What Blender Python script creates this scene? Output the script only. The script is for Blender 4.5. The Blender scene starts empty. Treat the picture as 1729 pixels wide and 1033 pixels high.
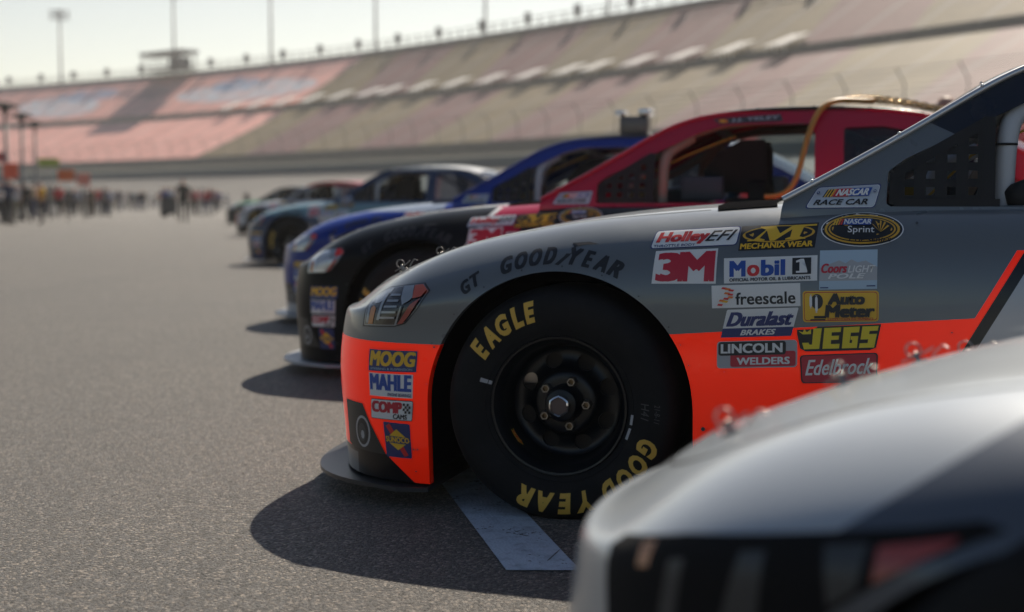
import bpy, bmesh, math, random
import numpy as np
from mathutils import Vector, Matrix
from mathutils.bvhtree import BVHTree
R = math.radians
rnd = random.Random(7)
S = bpy.context.scene
COL = S.collection

# ------------------------------------------------------------------ camera, sky, sun, exposure
cam_d = bpy.data.cameras.new("camera")
cam_d.sensor_width = 36.0
cam_d.lens = 50.0
cam_d.clip_start = 0.05
cam_d.clip_end = 4000
cam_d.dof.use_dof = True
cam_d.dof.focus_distance = 4.05
cam_d.dof.aperture_fstop = 2.0
cam_d.dof.aperture_blades = 0
CAM_H = 0.97
cam = bpy.data.objects.new("camera", cam_d)
COL.objects.link(cam)
cam.location = (0, 0, CAM_H)
cam.rotation_euler = (R(90 - 4.28), 0, 0)
S.camera = cam

SUN_AZ = 20.5      # degrees from +Y towards +X
SUN_EL = 43.0
world = bpy.data.worlds.new("World")
S.world = world
world.use_nodes = True
wn = world.node_tree
sky = wn.nodes.new("ShaderNodeTexSky")
sky.sky_type = 'NISHITA'
sky.sun_disc = False
sky.sun_elevation = R(SUN_EL)
sky.sun_rotation = R(SUN_AZ)
sky.air_density = 1.0
sky.dust_density = 0.4
sky.ozone_density = 2.0
# bright hazy band low in the sky on the sunward side
_tc = wn.nodes.new("ShaderNodeTexCoord")
_sx = wn.nodes.new("ShaderNodeSeparateXYZ"); wn.links.new(_tc.outputs["Generated"], _sx.inputs[0])
def _wm(op, a, b_):
    n = wn.nodes.new("ShaderNodeMath"); n.operation = op
    for s_, v_ in zip(n.inputs, (a, b_)):
        if isinstance(v_, (int, float)): s_.default_value = v_
        else: wn.links.new(v_, s_)
    return n.outputs[0]
_el = _wm('EXPONENT', _wm('MULTIPLY', _wm('ABSOLUTE', _sx.outputs[2], 0), -4.5), 0)
_az = _wm('ADD', _wm('MULTIPLY', _sx.outputs[0], math.sin(R(SUN_AZ)) * .5), _wm('MULTIPLY', _sx.outputs[1], math.cos(R(SUN_AZ)) * .5))
_az = _wm('POWER', _wm('MAXIMUM', _wm('ADD', _az, .5), 0.0), 3.0)
_gl = wn.nodes.new("ShaderNodeMix"); _gl.data_type = 'RGBA'; _gl.blend_type = 'ADD'
wn.links.new(_wm('MULTIPLY', _el, _az), _gl.inputs[0]); wn.links.new(sky.outputs[0], _gl.inputs[6]); _gl.inputs[7].default_value = (15.5, 13.3, 9.0, 1)
wn.links.new(_gl.outputs[2], wn.nodes["Background"].inputs[0])
wn.nodes["Background"].inputs[1].default_value = 0.05

sun_d = bpy.data.lights.new("sun", 'SUN')
sun_d.energy = 5.0
sun_d.angle = R(0.5)
sun_d.color = (1.0, 0.90, 0.76)
sun = bpy.data.objects.new("sun", sun_d)
COL.objects.link(sun)
_sd = Vector((math.sin(R(SUN_AZ)) * math.cos(R(SUN_EL)), math.cos(R(SUN_AZ)) * math.cos(R(SUN_EL)), math.sin(R(SUN_EL))))
sun.rotation_euler = _sd.to_track_quat('Z', 'Y').to_euler()
sun.location = (30, 60, 80)

S.view_settings.view_transform = 'Standard'
S.view_settings.look = 'None'
S.view_settings.exposure = 0.47
S.view_settings.gamma = 1.0
S.cycles.use_denoising = True
S.cycles.max_bounces = 8
S.cycles.diffuse_bounces = 3
S.cycles.glossy_bounces = 4
S.cycles.transparent_max_bounces = 24
S.cycles.volume_bounces = 0
S.cycles.caustics_reflective = False
S.cycles.caustics_refractive = False
S.cycles.sample_clamp_indirect = 8.0

# ------------------------------------------------------------------ materials
MATS = {}
def mat(name, col, rough=0.5, metal=0.0, spec=0.5, coat=0.0):
    if name in MATS:
        return MATS[name]
    m = bpy.data.materials.new(name)
    m.use_nodes = True
    b = m.node_tree.nodes["Principled BSDF"]
    b.inputs["Base Color"].default_value = (*col, 1)
    b.inputs["Roughness"].default_value = rough
    b.inputs["Metallic"].default_value = metal
    b.inputs["Specular IOR Level"].default_value = spec
    b.inputs["Coat Weight"].default_value = coat
    b.inputs["Coat Roughness"].default_value = 0.06
    MATS[name] = m
    return m

class NT:
    """small node helper"""
    def __init__(self, m):
        self.m = m; self.t = m.node_tree; self.n = self.t.nodes; self.b = self.n["Principled BSDF"]
    def new(self, typ, **kw):
        n = self.n.new(typ)
        for k, v in kw.items():
            setattr(n, k, v)
        return n
    def link(self, a, b):
        self.t.links.new(a, b)
    def val(self, sock, v):
        if isinstance(v, (int, float)):
            sock.default_value = v
        elif isinstance(v, tuple):
            sock.default_value = (*v, 1) if len(v) == 3 else v
        else:
            self.link(v, sock)
    def math(self, op, a, b=0.0, c=0.0):
        n = self.new("ShaderNodeMath", operation=op)
        self.val(n.inputs[0], a); self.val(n.inputs[1], b); self.val(n.inputs[2], c)
        return n.outputs[0]
    def mix(self, f, a, b):
        n = self.new("ShaderNodeMix", data_type='RGBA')
        self.val(n.inputs[0], f); self.val(n.inputs[6], a); self.val(n.inputs[7], b)
        return n.outputs[2]
    def noise(self, vec, scale, detail=3, rough=0.5):
        n = self.new("ShaderNodeTexNoise")
        if vec is not None: self.link(vec, n.inputs["Vector"])
        n.inputs["Scale"].default_value = scale; n.inputs["Detail"].default_value = detail
        n.inputs["Roughness"].default_value = rough
        return n.outputs["Fac"]
    def ramp(self, f, stops):
        n = self.new("ShaderNodeValToRGB")
        self.link(f, n.inputs[0])
        el = n.color_ramp.elements
        while len(el) < len(stops): el.new(0.5)
        for e, (p, c) in zip(el, stops):
            e.position = p; e.color = (*c, 1)
        return n.outputs[0]

def paint(name, base, zones, rough=0.3, metal=0.0, coat=.6, spec=.2):
    """car paint: base colour, then zones [(conditions, colour)]; a condition (a,b,c,d) holds where a*x+b*|y|+c*z+d > 0"""
    m = mat(name, base, rough, metal, spec, coat)
    t = NT(m)
    tc = t.new("ShaderNodeTexCoord")
    sp = t.new("ShaderNodeSeparateXYZ")
    t.link(tc.outputs["Object"], sp.inputs[0])
    ay = t.math('ABSOLUTE', sp.outputs[1])
    cur = (*base, 1); cw = coat; ex = (0, 0, 0, 1)
    for zone in zones:
        conds, colr = zone[:2]
        f = 1.0
        for (a, b, c, d) in conds:
            v = t.math('MULTIPLY_ADD', sp.outputs[0], float(a), float(d))
            v = t.math('MULTIPLY_ADD', ay, float(b), v)
            v = t.math('MULTIPLY_ADD', sp.outputs[2], float(c), v)
            g = t.math('GREATER_THAN', v, 0.0)
            f = g if f == 1.0 else t.math('MULTIPLY', f, g)
        cur = t.mix(f, cur, colr)
        if ex != (0, 0, 0, 1) or len(zone) > 3: ex = t.mix(f, ex, zone[3] if len(zone) > 3 else (0, 0, 0, 1))
        if len(zone) > 2:                       # unpolished zone: less clear coat
            cw = t.math('MULTIPLY_ADD', f, zone[2] - coat, coat) if not hasattr(cw, 'node') else t.math('ADD', t.math('MULTIPLY', cw, t.math('SUBTRACT', 1.0, f)), t.math('MULTIPLY', f, float(zone[2]))); t.link(cw, t.b.inputs["Coat Weight"])
    if ex != (0, 0, 0, 1):                      # fluorescent paint returns more red than falls on it: a second diffuse layer
        df = t.new("ShaderNodeBsdfDiffuse"); t.link(ex, df.inputs[0]); ad = t.new("ShaderNodeAddShader")
        t.link(t.b.outputs[0], ad.inputs[0]); t.link(df.outputs[0], ad.inputs[1]); ad2 = t.new("ShaderNodeAddShader"); t.link(ad.outputs[0], ad2.inputs[0]); t.link(df.outputs[0], ad2.inputs[1]); t.link(ad2.outputs[0], t.n["Material Output"].inputs[0])
    # faint dust and hand marks
    nz = t.noise(tc.outputs["Object"], 3.0, 4, 0.6)
    rr = t.math('MULTIPLY_ADD', nz, 0.18, rough - 0.09)
    t.link(rr, t.b.inputs["Roughness"])
    t.val(t.b.inputs["Base Color"], cur)
    bp = t.new("ShaderNodeBump"); bp.inputs["Strength"].default_value = 0.06; bp.inputs["Distance"].default_value = 0.02
    t.link(t.noise(tc.outputs["Object"], 5.0, 2, 0.5), bp.inputs["Height"])
    t.link(bp.outputs[0], t.b.inputs["Normal"])
    return m

WHITE = mat("vinyl_white", (.78, .78, .77), .35)
BLACK = mat("vinyl_black", (.012, .013, .016), .4)
RED = mat("vinyl_red", (.55, .02, .045), .35)
BRED = mat("vinyl_bright_red", (.70, .03, .03), .35)
YEL = mat("vinyl_yellow", (.85, .50, .03), .4)
GOLD = mat("vinyl_gold", (.72, .40, .04), .4)
LEMON = mat("vinyl_lemon", (.85, .66, .03), .4)
NAVY = mat("vinyl_navy", (.02, .035, .16), .35)
BLUE = mat("vinyl_blue", (.02, .08, .38), .35)
SKYB = mat("vinyl_pale_blue", (.42, .55, .66), .35)
GREYV = mat("vinyl_grey", (.42, .43, .45), .35)
DGREY = mat("vinyl_dark_grey", (.05, .052, .056), .4)
ORNG = mat("vinyl_orange", (.85, .22, .03), .4)
FLUO = mat("vinyl_fluorescent_orange", (1.0, .055, .008), .35)
SILV = mat("brushed_plate", (.55, .56, .58), .35, .6)
MATTE = mat("matte_black", (.008, .008, .009), .8, 0, .2)
INTER = mat("cabin_black", (.02, .02, .022), .7)
STRAP = mat("net_webbing", (.012, .012, .013), .75)
TUBEG = mat("roll_bar_grey", (.50, .51, .53), .4)
TUBET = mat("roll_bar_tan", (.30, .22, .17), .5)
CHROME = mat("chrome", (.75, .74, .72), .12, 1.0)
STRIP = mat("aluminium_strip", (.62, .62, .62), .38, .85)
STEEL = mat("steel", (.30, .28, .26), .3, 1.0)
BRASS = mat("nut_brass", (.16, .11, .06), .4, 1.0)
RIM = mat("rim_black", (.004, .006, .009), .3, 0, .3, .12)
AMBER = mat("amber_lens", (.55, .18, .02), .3)
LRED = mat("lamp_red", (.32, .03, .02), .3)
LORG = mat("lamp_orange_red", (.55, .085, .04), .3)
TYREY = mat("tyre_paint_yellow", (.72, .44, .07), .6)
TYRE = mat("tyre_rubber", (.008, .0085, .010), .7, 0, .25)
_t = NT(TYRE)
_tc = _t.new("ShaderNodeTexCoord")
_bp = _t.new("ShaderNodeBump"); _bp.inputs["Strength"].default_value = .25; _bp.inputs["Distance"].default_value = .002
_t.link(_t.noise(_tc.outputs["Object"], 90, 3), _bp.inputs["Height"]); _t.link(_bp.outputs[0], _t.b.inputs["Normal"])
_t.link(_t.ramp(_t.noise(_tc.outputs["Object"], 9, 6, .7), [(.40, (.005, .0055, .0065)), (.62, (.010, .0105, .0115)), (.80, (.034, .032, .030))]), _t.b.inputs["Base Color"])

def glass(name, tint, op):
    m = bpy.data.materials.new(name); m.use_nodes = True
    n = m.node_tree; n.nodes.clear()
    o = n.nodes.new("ShaderNodeOutputMaterial"); mx = n.nodes.new("ShaderNodeMixShader")
    tr = n.nodes.new("ShaderNodeBsdfTransparent"); gl = n.nodes.new("ShaderNodeBsdfGlossy"); fr = n.nodes.new("ShaderNodeFresnel")
    ad = n.nodes.new("ShaderNodeMath"); ad.operation = 'ADD'; ad.inputs[1].default_value = op
    fr.inputs[0].default_value = 1.45; gl.inputs["Roughness"].default_value = .04; tr.inputs[0].default_value = (*tint, 1)
    gl.inputs[0].default_value = (.9, .92, .95, 1)
    n.links.new(fr.outputs[0], ad.inputs[0]); n.links.new(ad.outputs[0], mx.inputs[0])
    n.links.new(tr.outputs[0], mx.inputs[1]); n.links.new(gl.outputs[0], mx.inputs[2]); n.links.new(mx.outputs[0], o.inputs[0])
    return m
SIDEG = glass("side_sheet", (.62, .72, .76), .16)
SMOKE = glass("smoked_sheet", (.22, .21, .24), .03)
GLASS = glass("windscreen_sheet", (.86, .90, .90), .06)

# ------------------------------------------------------------------ helpers
def tag(o, label=None, cat=None, group=None, kind=None):
    if label: o["label"] = label
    if cat: o["category"] = cat
    if group: o["group"] = group
    if kind: o["kind"] = kind
    return o

def link(o, parent=None):
    COL.objects.link(o)
    if parent is not None: o.parent = parent
    return o

def empty(name, loc, rz=0.0):
    o = bpy.data.objects.new(name, None)
    o.empty_display_size = .3
    o.location = loc; o.rotation_euler = (0, 0, rz)
    return link(o)

def bm_obj(name, bm, mats, parent=None, smooth=True, sharp=None):
    me = bpy.data.meshes.new(name)
    bm.to_mesh(me); bm.free()
    for m in (mats if isinstance(mats, (list, tuple)) else [mats]): me.materials.append(m)
    if smooth:
        me.polygons.foreach_set("use_smooth", [True] * len(me.polygons))
        if sharp is not None: me.set_sharp_from_angle(angle=R(sharp))
    return link(bpy.data.objects.new(name, me), parent)

def add_box(bm, x0, y0, z0, x1, y1, z1, mi=0, bev=0.0):
    vs = [bm.verts.new(c) for c in [(x0,y0,z0),(x1,y0,z0),(x1,y1,z0),(x0,y1,z0),(x0,y0,z1),(x1,y0,z1),(x1,y1,z1),(x0,y1,z1)]]
    fs = [bm.faces.new([vs[i] for i in f]) for f in [(3,2,1,0),(4,5,6,7),(0,1,5,4),(1,2,6,5),(2,3,7,6),(3,0,4,7)]]
    for f in fs: f.material_index = mi
    if bev > 0:
        es = list({e for f in fs for e in f.edges})
        r = bmesh.ops.bevel(bm, geom=es, offset=bev, segments=2, affect='EDGES', profile=.5)
        for f in r["faces"]: f.material_index = mi
    return vs

def frame_of(d):
    d = d.normalized()
    a = Vector((0, 0, 1)) if abs(d.z) < .9 else Vector((1, 0, 0))
    u = d.cross(a).normalized()
    return u, d.cross(u).normalized()

def add_tube(bm, pts, r, n=10, mi=0, closed=False, cap=True):
    pts = [Vector(p) for p in pts]
    rs = r if isinstance(r, (list, tuple)) else [r] * len(pts)
    rings = []
    N = len(pts)
    u = None
    for i, p in enumerate(pts):
        if closed: d = pts[(i + 1) % N] - pts[i - 1]
        else: d = pts[min(i + 1, N - 1)] - pts[max(i - 1, 0)]
        d.normalize()
        if u is None: u, v = frame_of(d)
        else:
            u = (u - d * u.dot(d)).normalized(); v = d.cross(u)
        rings.append([bm.verts.new(p + (u * math.cos(2 * math.pi * k / n) + v * math.sin(2 * math.pi * k / n)) * rs[i]) for k in range(n)])
    for i in range(N if closed else N - 1):
        a, b = rings[i], rings[(i + 1) % N]
        for k in range(n):
            f = bm.faces.new((a[k], a[(k + 1) % n], b[(k + 1) % n], b[k])); f.material_index = mi
    if cap and not closed:
        for ring in (rings[0][::-1], rings[-1]):
            f = bm.faces.new(ring); f.material_index = mi

def add_lathe(bm, prof, n=64, mi=0, cx=0.0, cz=0.0):
    """revolve (radius, y) pairs round the y axis through (cx, cz)"""
    rings = []
    for (r, y) in prof:
        if r < 1e-5: rings.append([bm.verts.new((cx, y, cz))] * n)
        else: rings.append([bm.verts.new((cx + r * math.cos(2 * math.pi * k / n), y, cz + r * math.sin(2 * math.pi * k / n))) for k in range(n)])
    for a, b in zip(rings, rings[1:]):
        for k in range(n):
            vs = []
            for v in (a[k], a[(k + 1) % n], b[(k + 1) % n], b[k]):
                if v not in vs: vs.append(v)
            if len(vs) > 2:
                f = bm.faces.new(vs); f.material_index = mi

def spline(t, P, ts):
    """natural cubic spline through P (n, m) at knots t, sampled at ts"""
    t = np.asarray(t, float); P = np.asarray(P, float); n = len(t); h = np.diff(t)
    A = np.zeros((n, n)); B = np.zeros_like(P)
    A[0, 0] = A[-1, -1] = 1
    for i in range(1, n - 1):
        A[i, i - 1] = h[i - 1]; A[i, i] = 2 * (h[i - 1] + h[i]); A[i, i + 1] = h[i]
        B[i] = 3 * ((P[i + 1] - P[i]) / h[i] - (P[i] - P[i - 1]) / h[i - 1])
    c = np.linalg.solve(A, B)
    idx = np.clip(np.searchsorted(t, ts, side='right') - 1, 0, n - 2)
    s = (np.asarray(ts) - t[idx])[:, None]; hh = h[idx][:, None]
    b = (P[idx + 1] - P[idx]) / hh - hh * (2 * c[idx] + c[idx + 1]) / 3
    d = (c[idx + 1] - c[idx]) / (3 * hh)
    return P[idx] + b * s + c[idx] * s ** 2 + d * s ** 3

def net_surface(net, nu, nv):
    """bicubic surface through the control net (U, V, 3)"""
    net = np.asarray(net, float); U, V, _ = net.shape
    tu = np.concatenate([[0], np.cumsum(np.mean(np.linalg.norm(np.diff(net, axis=0), axis=2), axis=1))])
    tv = np.concatenate([[0], np.cumsum(np.mean(np.linalg.norm(np.diff(net, axis=1), axis=2), axis=0))])
    su = np.linspace(0, tu[-1], nu); sv = np.linspace(0, tv[-1], nv)
    g = spline(tu, net.reshape(U, -1), su).reshape(nu, V, 3)
    g = np.transpose(g, (1, 0, 2)).reshape(V, -1)
    g = spline(tv, g, sv).reshape(nv, nu, 3)
    return np.transpose(g, (1, 0, 2))

def grid_bm(g):
    bm = bmesh.new(); nu, nv, _ = g.shape
    vs = [[bm.verts.new(g[i, j]) for j in range(nv)] for i in range(nu)]
    for i in range(nu - 1):
        for j in range(nv - 1):
            bm.faces.new((vs[i][j], vs[i + 1][j], vs[i + 1][j + 1], vs[i][j + 1]))
    bmesh.ops.remove_doubles(bm, verts=bm.verts, dist=1e-5)
    return bm

def cut(bm, f):
    """trim away the part of a sheet where f < 0, along the exact line f = 0; returns the cut edges"""
    val = {}
    for v in bm.verts:
        q = f(v.co); val[v] = 0.0 if abs(q) < 4e-4 else q
    for e in list(bm.edges):
        a, b = e.verts
        if val[a] * val[b] < 0:
            t = val[a] / (val[a] - val[b])
            _, nv = bmesh.utils.edge_split(e, a, t)
            val[nv] = 0.0
    for fa in list(bm.faces):
        on = [v for v in fa.verts if val[v] == 0.0]
        if len(on) == 2:
            sg = [val[v] for v in fa.verts if val[v] != 0.0]
            if sg and min(sg) < 0 < max(sg):
                try: bmesh.utils.face_split(fa, on[0], on[1])
                except ValueError: pass
    kill = [fa for fa in bm.faces if sum(val[v] for v in fa.verts) < 0]
    bmesh.ops.delete(bm, geom=kill, context='FACES')
    bmesh.ops.delete(bm, geom=[v for v in bm.verts if not v.link_faces], context='VERTS')
    return [e for e in bm.edges if e.is_boundary and val.get(e.verts[0], 1) == 0.0 and val.get(e.verts[1], 1) == 0.0]

def sd_poly(p, poly):
    """signed distance to a polygon: negative inside"""
    x, y = p; d = 1e9; s = 1.0; n = len(poly)
    for i in range(n):
        ax, ay = poly[i]; bx, by = poly[i - 1]
        ex, ey = bx - ax, by - ay; wx, wy = x - ax, y - ay
        q = max(0.0, min(1.0, (wx * ex + wy * ey) / (ex * ex + ey * ey)))
        d = min(d, (wx - ex * q) ** 2 + (wy - ey * q) ** 2)
        c1 = y >= ay; c2 = y < by; c3 = ex * wy > ey * wx
        if (c1 and c2 and c3) or (not c1 and not c2 and not c3): s = -s
    return s * math.sqrt(d)

def lip(bm, edges, dvec):
    r = bmesh.ops.extrude_edge_only(bm, edges=edges)
    for g in r["geom"]:
        if isinstance(g, bmesh.types.BMVert):
            g.co += Vector(dvec(g.co))

# ------------------------------------------------------------------ lettering and printed artwork
_TXT = {}
def text_mesh(s, shear=0.0, off=0.0):
    k = (s, shear, off)
    if k not in _TXT:
        c = bpy.data.curves.new("lettering", 'FONT')
        c.body = s; c.size = 1; c.shear = shear; c.offset = off; c.resolution_u = 3; c.space_character = 1.02
        o = bpy.data.objects.new("lettering", c)
        m = bpy.data.meshes.new_from_object(o)
        v = np.array([tuple(q.co)[:2] for q in m.vertices]); lo = v.min(0); hi = v.max(0)
        _TXT[k] = ((v - lo) / (hi - lo), [tuple(p.vertices) for p in m.polygons], (hi - lo)[0] / (hi - lo)[1])
        bpy.data.objects.remove(o); bpy.data.curves.remove(c); bpy.data.meshes.remove(m)
    return _TXT[k]

class Art:
    """flat artwork drawn in its own (a right, b up) frame and laid onto a surface by a mapping"""
    def __init__(self, size=(1, 1), thr=.03):
        self.items = []; self.lay = 0; self.size = size; self.thr = thr
    def poly(self, pts, m):
        self.lay += 1; self.items.append(("p", [tuple(p) for p in pts], m, self.lay)); return self
    def rect(self, a0, b0, a1, b1, m): return self.poly([(a0, b0), (a1, b0), (a1, b1), (a0, b1)], m)
    def ell(self, cx, cy, rx, ry, m, n=36):
        return self.poly([(cx + rx * math.cos(2 * math.pi * k / n), cy + ry * math.sin(2 * math.pi * k / n)) for k in range(n)], m)
    def rrect(self, a0, b0, a1, b1, m, r=.1):
        w, h = self.size; ra = r * min(w, h) / w; rb = r * min(w, h) / h; pts = []
        for (cx, cy, q) in ((a1 - ra, b1 - rb, 0), (a0 + ra, b1 - rb, 1), (a0 + ra, b0 + rb, 2), (a1 - ra, b0 + rb, 3)):
            for k in range(4):
                t = (q + k / 3) * math.pi / 2; pts.append((cx + ra * math.cos(t), cy + rb * math.sin(t)))
        return self.poly(pts, m)
    def text(self, s, a0, b0, a1, b1, m, bold=.04, shear=0.0, off=0.0):
        v, f, asp = text_mesh(s, shear, off); self.lay += 1
        bb = bold * (b1 - b0); w, h = self.size; ba = bb * h / w
        offs = [(0, 0)] if bold == 0 else [(0, 0), (-ba, -bb * .55), (ba, -bb * .55), (-ba, bb * .55), (ba, bb * .55)]
        for k, (da, db) in enumerate(offs):
            vv = [(a0 + ba + q[0] * (a1 - a0 - 2 * ba) + da, b0 + bb * .5 + q[1] * (b1 - b0 - bb) + db) for q in v]
            self.items.append(("t", (vv, f), m, self.lay + k * .16))
        return self
    def build(self, name, mp, parent, step=.0005):
        bm = bmesh.new(); mats = []
        for kind, d, m, lay in self.items:
            if m not in mats: mats.append(m)
            mi = mats.index(m); b2 = bmesh.new()
            if kind == "p":
                b2.faces.new([b2.verts.new((p[0], p[1], 0)) for p in d])
            else:
                vs = [b2.verts.new((p[0], p[1], 0)) for p in d[0]]
                for f in d[1]:
                    try: b2.faces.new([vs[i] for i in f])
                    except ValueError: pass
            bmesh.ops.triangulate(b2, faces=b2.faces)
            for _ in range(5):
                es = [e for e in b2.edges if math.hypot((e.verts[0].co.x - e.verts[1].co.x) * self.size[0], (e.verts[0].co.y - e.verts[1].co.y) * self.size[1]) > self.thr]
                if not es: break
                bmesh.ops.subdivide_edges(b2, edges=es, cuts=1); bmesh.ops.triangulate(b2, faces=[f for f in b2.faces if len(f.verts) > 3])
            mpv = {v: bm.verts.new(mp(v.co.x, v.co.y, lay * step)) for v in b2.verts}
            for f in b2.faces:
                try: bm.faces.new([mpv[v] for v in f.verts]).material_index = mi
                except ValueError: pass
            b2.free()
        bmesh.ops.recalc_face_normals(bm, faces=bm.faces)
        return bm_obj(name, bm, mats, parent)

# ------------------------------------------------------------------ ground and painted marks
def plane_bm(x0, y0, x1, y1, z=0.0):
    bm = bmesh.new(); bm.faces.new([bm.verts.new(p) for p in ((x0, y0, z), (x1, y0, z), (x1, y1, z), (x0, y1, z))]); return bm

ASPH = mat("asphalt", (.05, .05, .05), .78, 0, .8)
ASPH.node_tree.nodes["Principled BSDF"].inputs["Sheen Weight"].default_value = .22
ASPH.node_tree.nodes["Principled BSDF"].inputs["Sheen Roughness"].default_value = .45
ASPH.node_tree.nodes["Principled BSDF"].inputs["Sheen Tint"].default_value = (1, .92, .80, 1)
_t = NT(ASPH)
_tc = _t.new("ShaderNodeTexCoord"); _o = _tc.outputs["Object"]
_v = _t.new("ShaderNodeTexVoronoi"); _t.link(_o, _v.inputs["Vector"]); _v.inputs["Scale"].default_value = 125
_v2 = _t.new("ShaderNodeTexVoronoi"); _t.link(_o, _v2.inputs["Vector"]); _v2.inputs["Scale"].default_value = 260
_sp = _t.new("ShaderNodeSeparateColor"); _t.link(_v.outputs["Color"], _sp.inputs[0])
_stone = _t.ramp(_sp.outputs[0], [(0.0, (.008, .0075, .007)), (.50, (.026, .023, .020)), (.80, (.066, .057, .047)), (1.0, (.32, .27, .22))])
_big = _t.noise(_o, .35, 5, .6)
_col = _t.mix(_t.ramp(_t.noise(_o, 1.7, 5, .65), [(.3, (0, 0, 0)), (.75, (1, 1, 1))]), _stone, (.050, .046, .043, 1))
_mul = _t.new("ShaderNodeMix", data_type='RGBA', blend_type='MULTIPLY'); _mul.inputs[0].default_value = 1
_t.link(_stone, _mul.inputs[6]); _t.link(_t.ramp(_big, [(.28, (.74, .74, .75)), (.5, (1.0, .99, .97)), (.72, (1.22, 1.18, 1.12))]), _mul.inputs[7])
_st = _t.new("ShaderNodeMapping"); _t.link(_o, _st.inputs[0]); _st.inputs["Rotation"].default_value = (0, 0, R(-11)); _st.inputs["Scale"].default_value = (2.2, .09, 1)
_rub = _t.ramp(_t.noise(_st.outputs[0], 1.0, 4, .55), [(.56, (1, 1, 1)), (.68, (.80, .79, .79))])
_spot = _t.ramp(_t.noise(_o, 2.6, 3, .5), [(.68, (1, 1, 1)), (.74, (.72, .71, .71))])
_mb = _t.new("ShaderNodeMix", data_type='RGBA', blend_type='MULTIPLY'); _mb.inputs[0].default_value = 1; _t.link(_rub, _mb.inputs[6]); _t.link(_spot, _mb.inputs[7])
_mc = _t.new("ShaderNodeMix", data_type='RGBA', blend_type='MULTIPLY'); _mc.inputs[0].default_value = 1; _t.link(_mul.outputs[2], _mc.inputs[6]); _t.link(_mb.outputs[2], _mc.inputs[7])
_t.link(_mc.outputs[2], _t.b.inputs["Base Color"])
_t.link(_t.math('MULTIPLY_ADD', _sp.outputs[1], -.50, .92), _t.b.inputs["Roughness"])
_h = _t.math('ADD', _t.math('MULTIPLY', _v.outputs["Distance"], -1.0), _t.math('MULTIPLY', _v2.outputs["Distance"], -.5))
_bp = _t.new("ShaderNodeBump"); _bp.inputs["Strength"].default_value = .9; _bp.inputs["Distance"].default_value = .012
_t.link(_h, _bp.inputs["Height"]); _t.link(_bp.outputs[0], _t.b.inputs["Normal"])
ground = bm_obj("ground", plane_bm(-900, -60, 900, 1500), ASPH, smooth=False)
tag(ground, kind="structure")

LINEP = mat("line_paint", (.62, .64, .66), .6)
_t = NT(LINEP); _tc = _t.new("ShaderNodeTexCoord"); _o = _tc.outputs["Object"]
_c = _t.ramp(_t.noise(_o, 14, 6, .7), [(.30, (.24, .29, .34)), (.5, (.46, .54, .61)), (1, (.56, .64, .70))])  # white paint tinted blue, the cool cast of shade put into its colour
_cr = _t.new("ShaderNodeTexVoronoi", feature='DISTANCE_TO_EDGE'); _cr.inputs["Scale"].default_value = 1.6; _t.link(_o, _cr.inputs["Vector"])
_c2 = _t.mix(_t.math('LESS_THAN', _t.math('MULTIPLY_ADD', _t.noise(_o, 5, 3), .06, _cr.outputs["Distance"]), .030), _c, (.10, .10, .10, 1))
_ch = _t.math('GREATER_THAN', _t.math('MULTIPLY_ADD', _t.noise(_o, 70, 3, .6), .55, _t.math('MULTIPLY', _t.noise(_o, 6, 4, .6), .6)), .69)
_t.link(_t.mix(_ch, _c2, (.05, .048, .045, 1)), _t.b.inputs["Base Color"])
_bp = _t.new("ShaderNodeBump"); _bp.inputs["Strength"].default_value = .6; _bp.inputs["Distance"].default_value = .004
_v = _t.new("ShaderNodeTexVoronoi"); _t.link(_o, _v.inputs["Vector"]); _v.inputs["Scale"].default_value = 105
_t.link(_v.outputs["Distance"], _bp.inputs["Height"]); _t.link(_bp.outputs[0], _t.b.inputs["Normal"])

ROW = Vector((-.1942, .981, 0))           # along the row of cars, away from the camera
SHIFT = Vector((-.649, 3.28, 0))          # one parking place
for k in range(-1, 13):
    p = Vector((-.015, 3.657, .004)) + SHIFT * k
    q = p + Vector((.194, 0, 0)); L = ROW * 1.55
    bm = bmesh.new(); bm.faces.new([bm.verts.new(c) for c in (p, q, q + L, p + L)])
    tag(bm_obj("parking_line", bm, LINEP, smooth=False), kind="structure")

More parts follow.
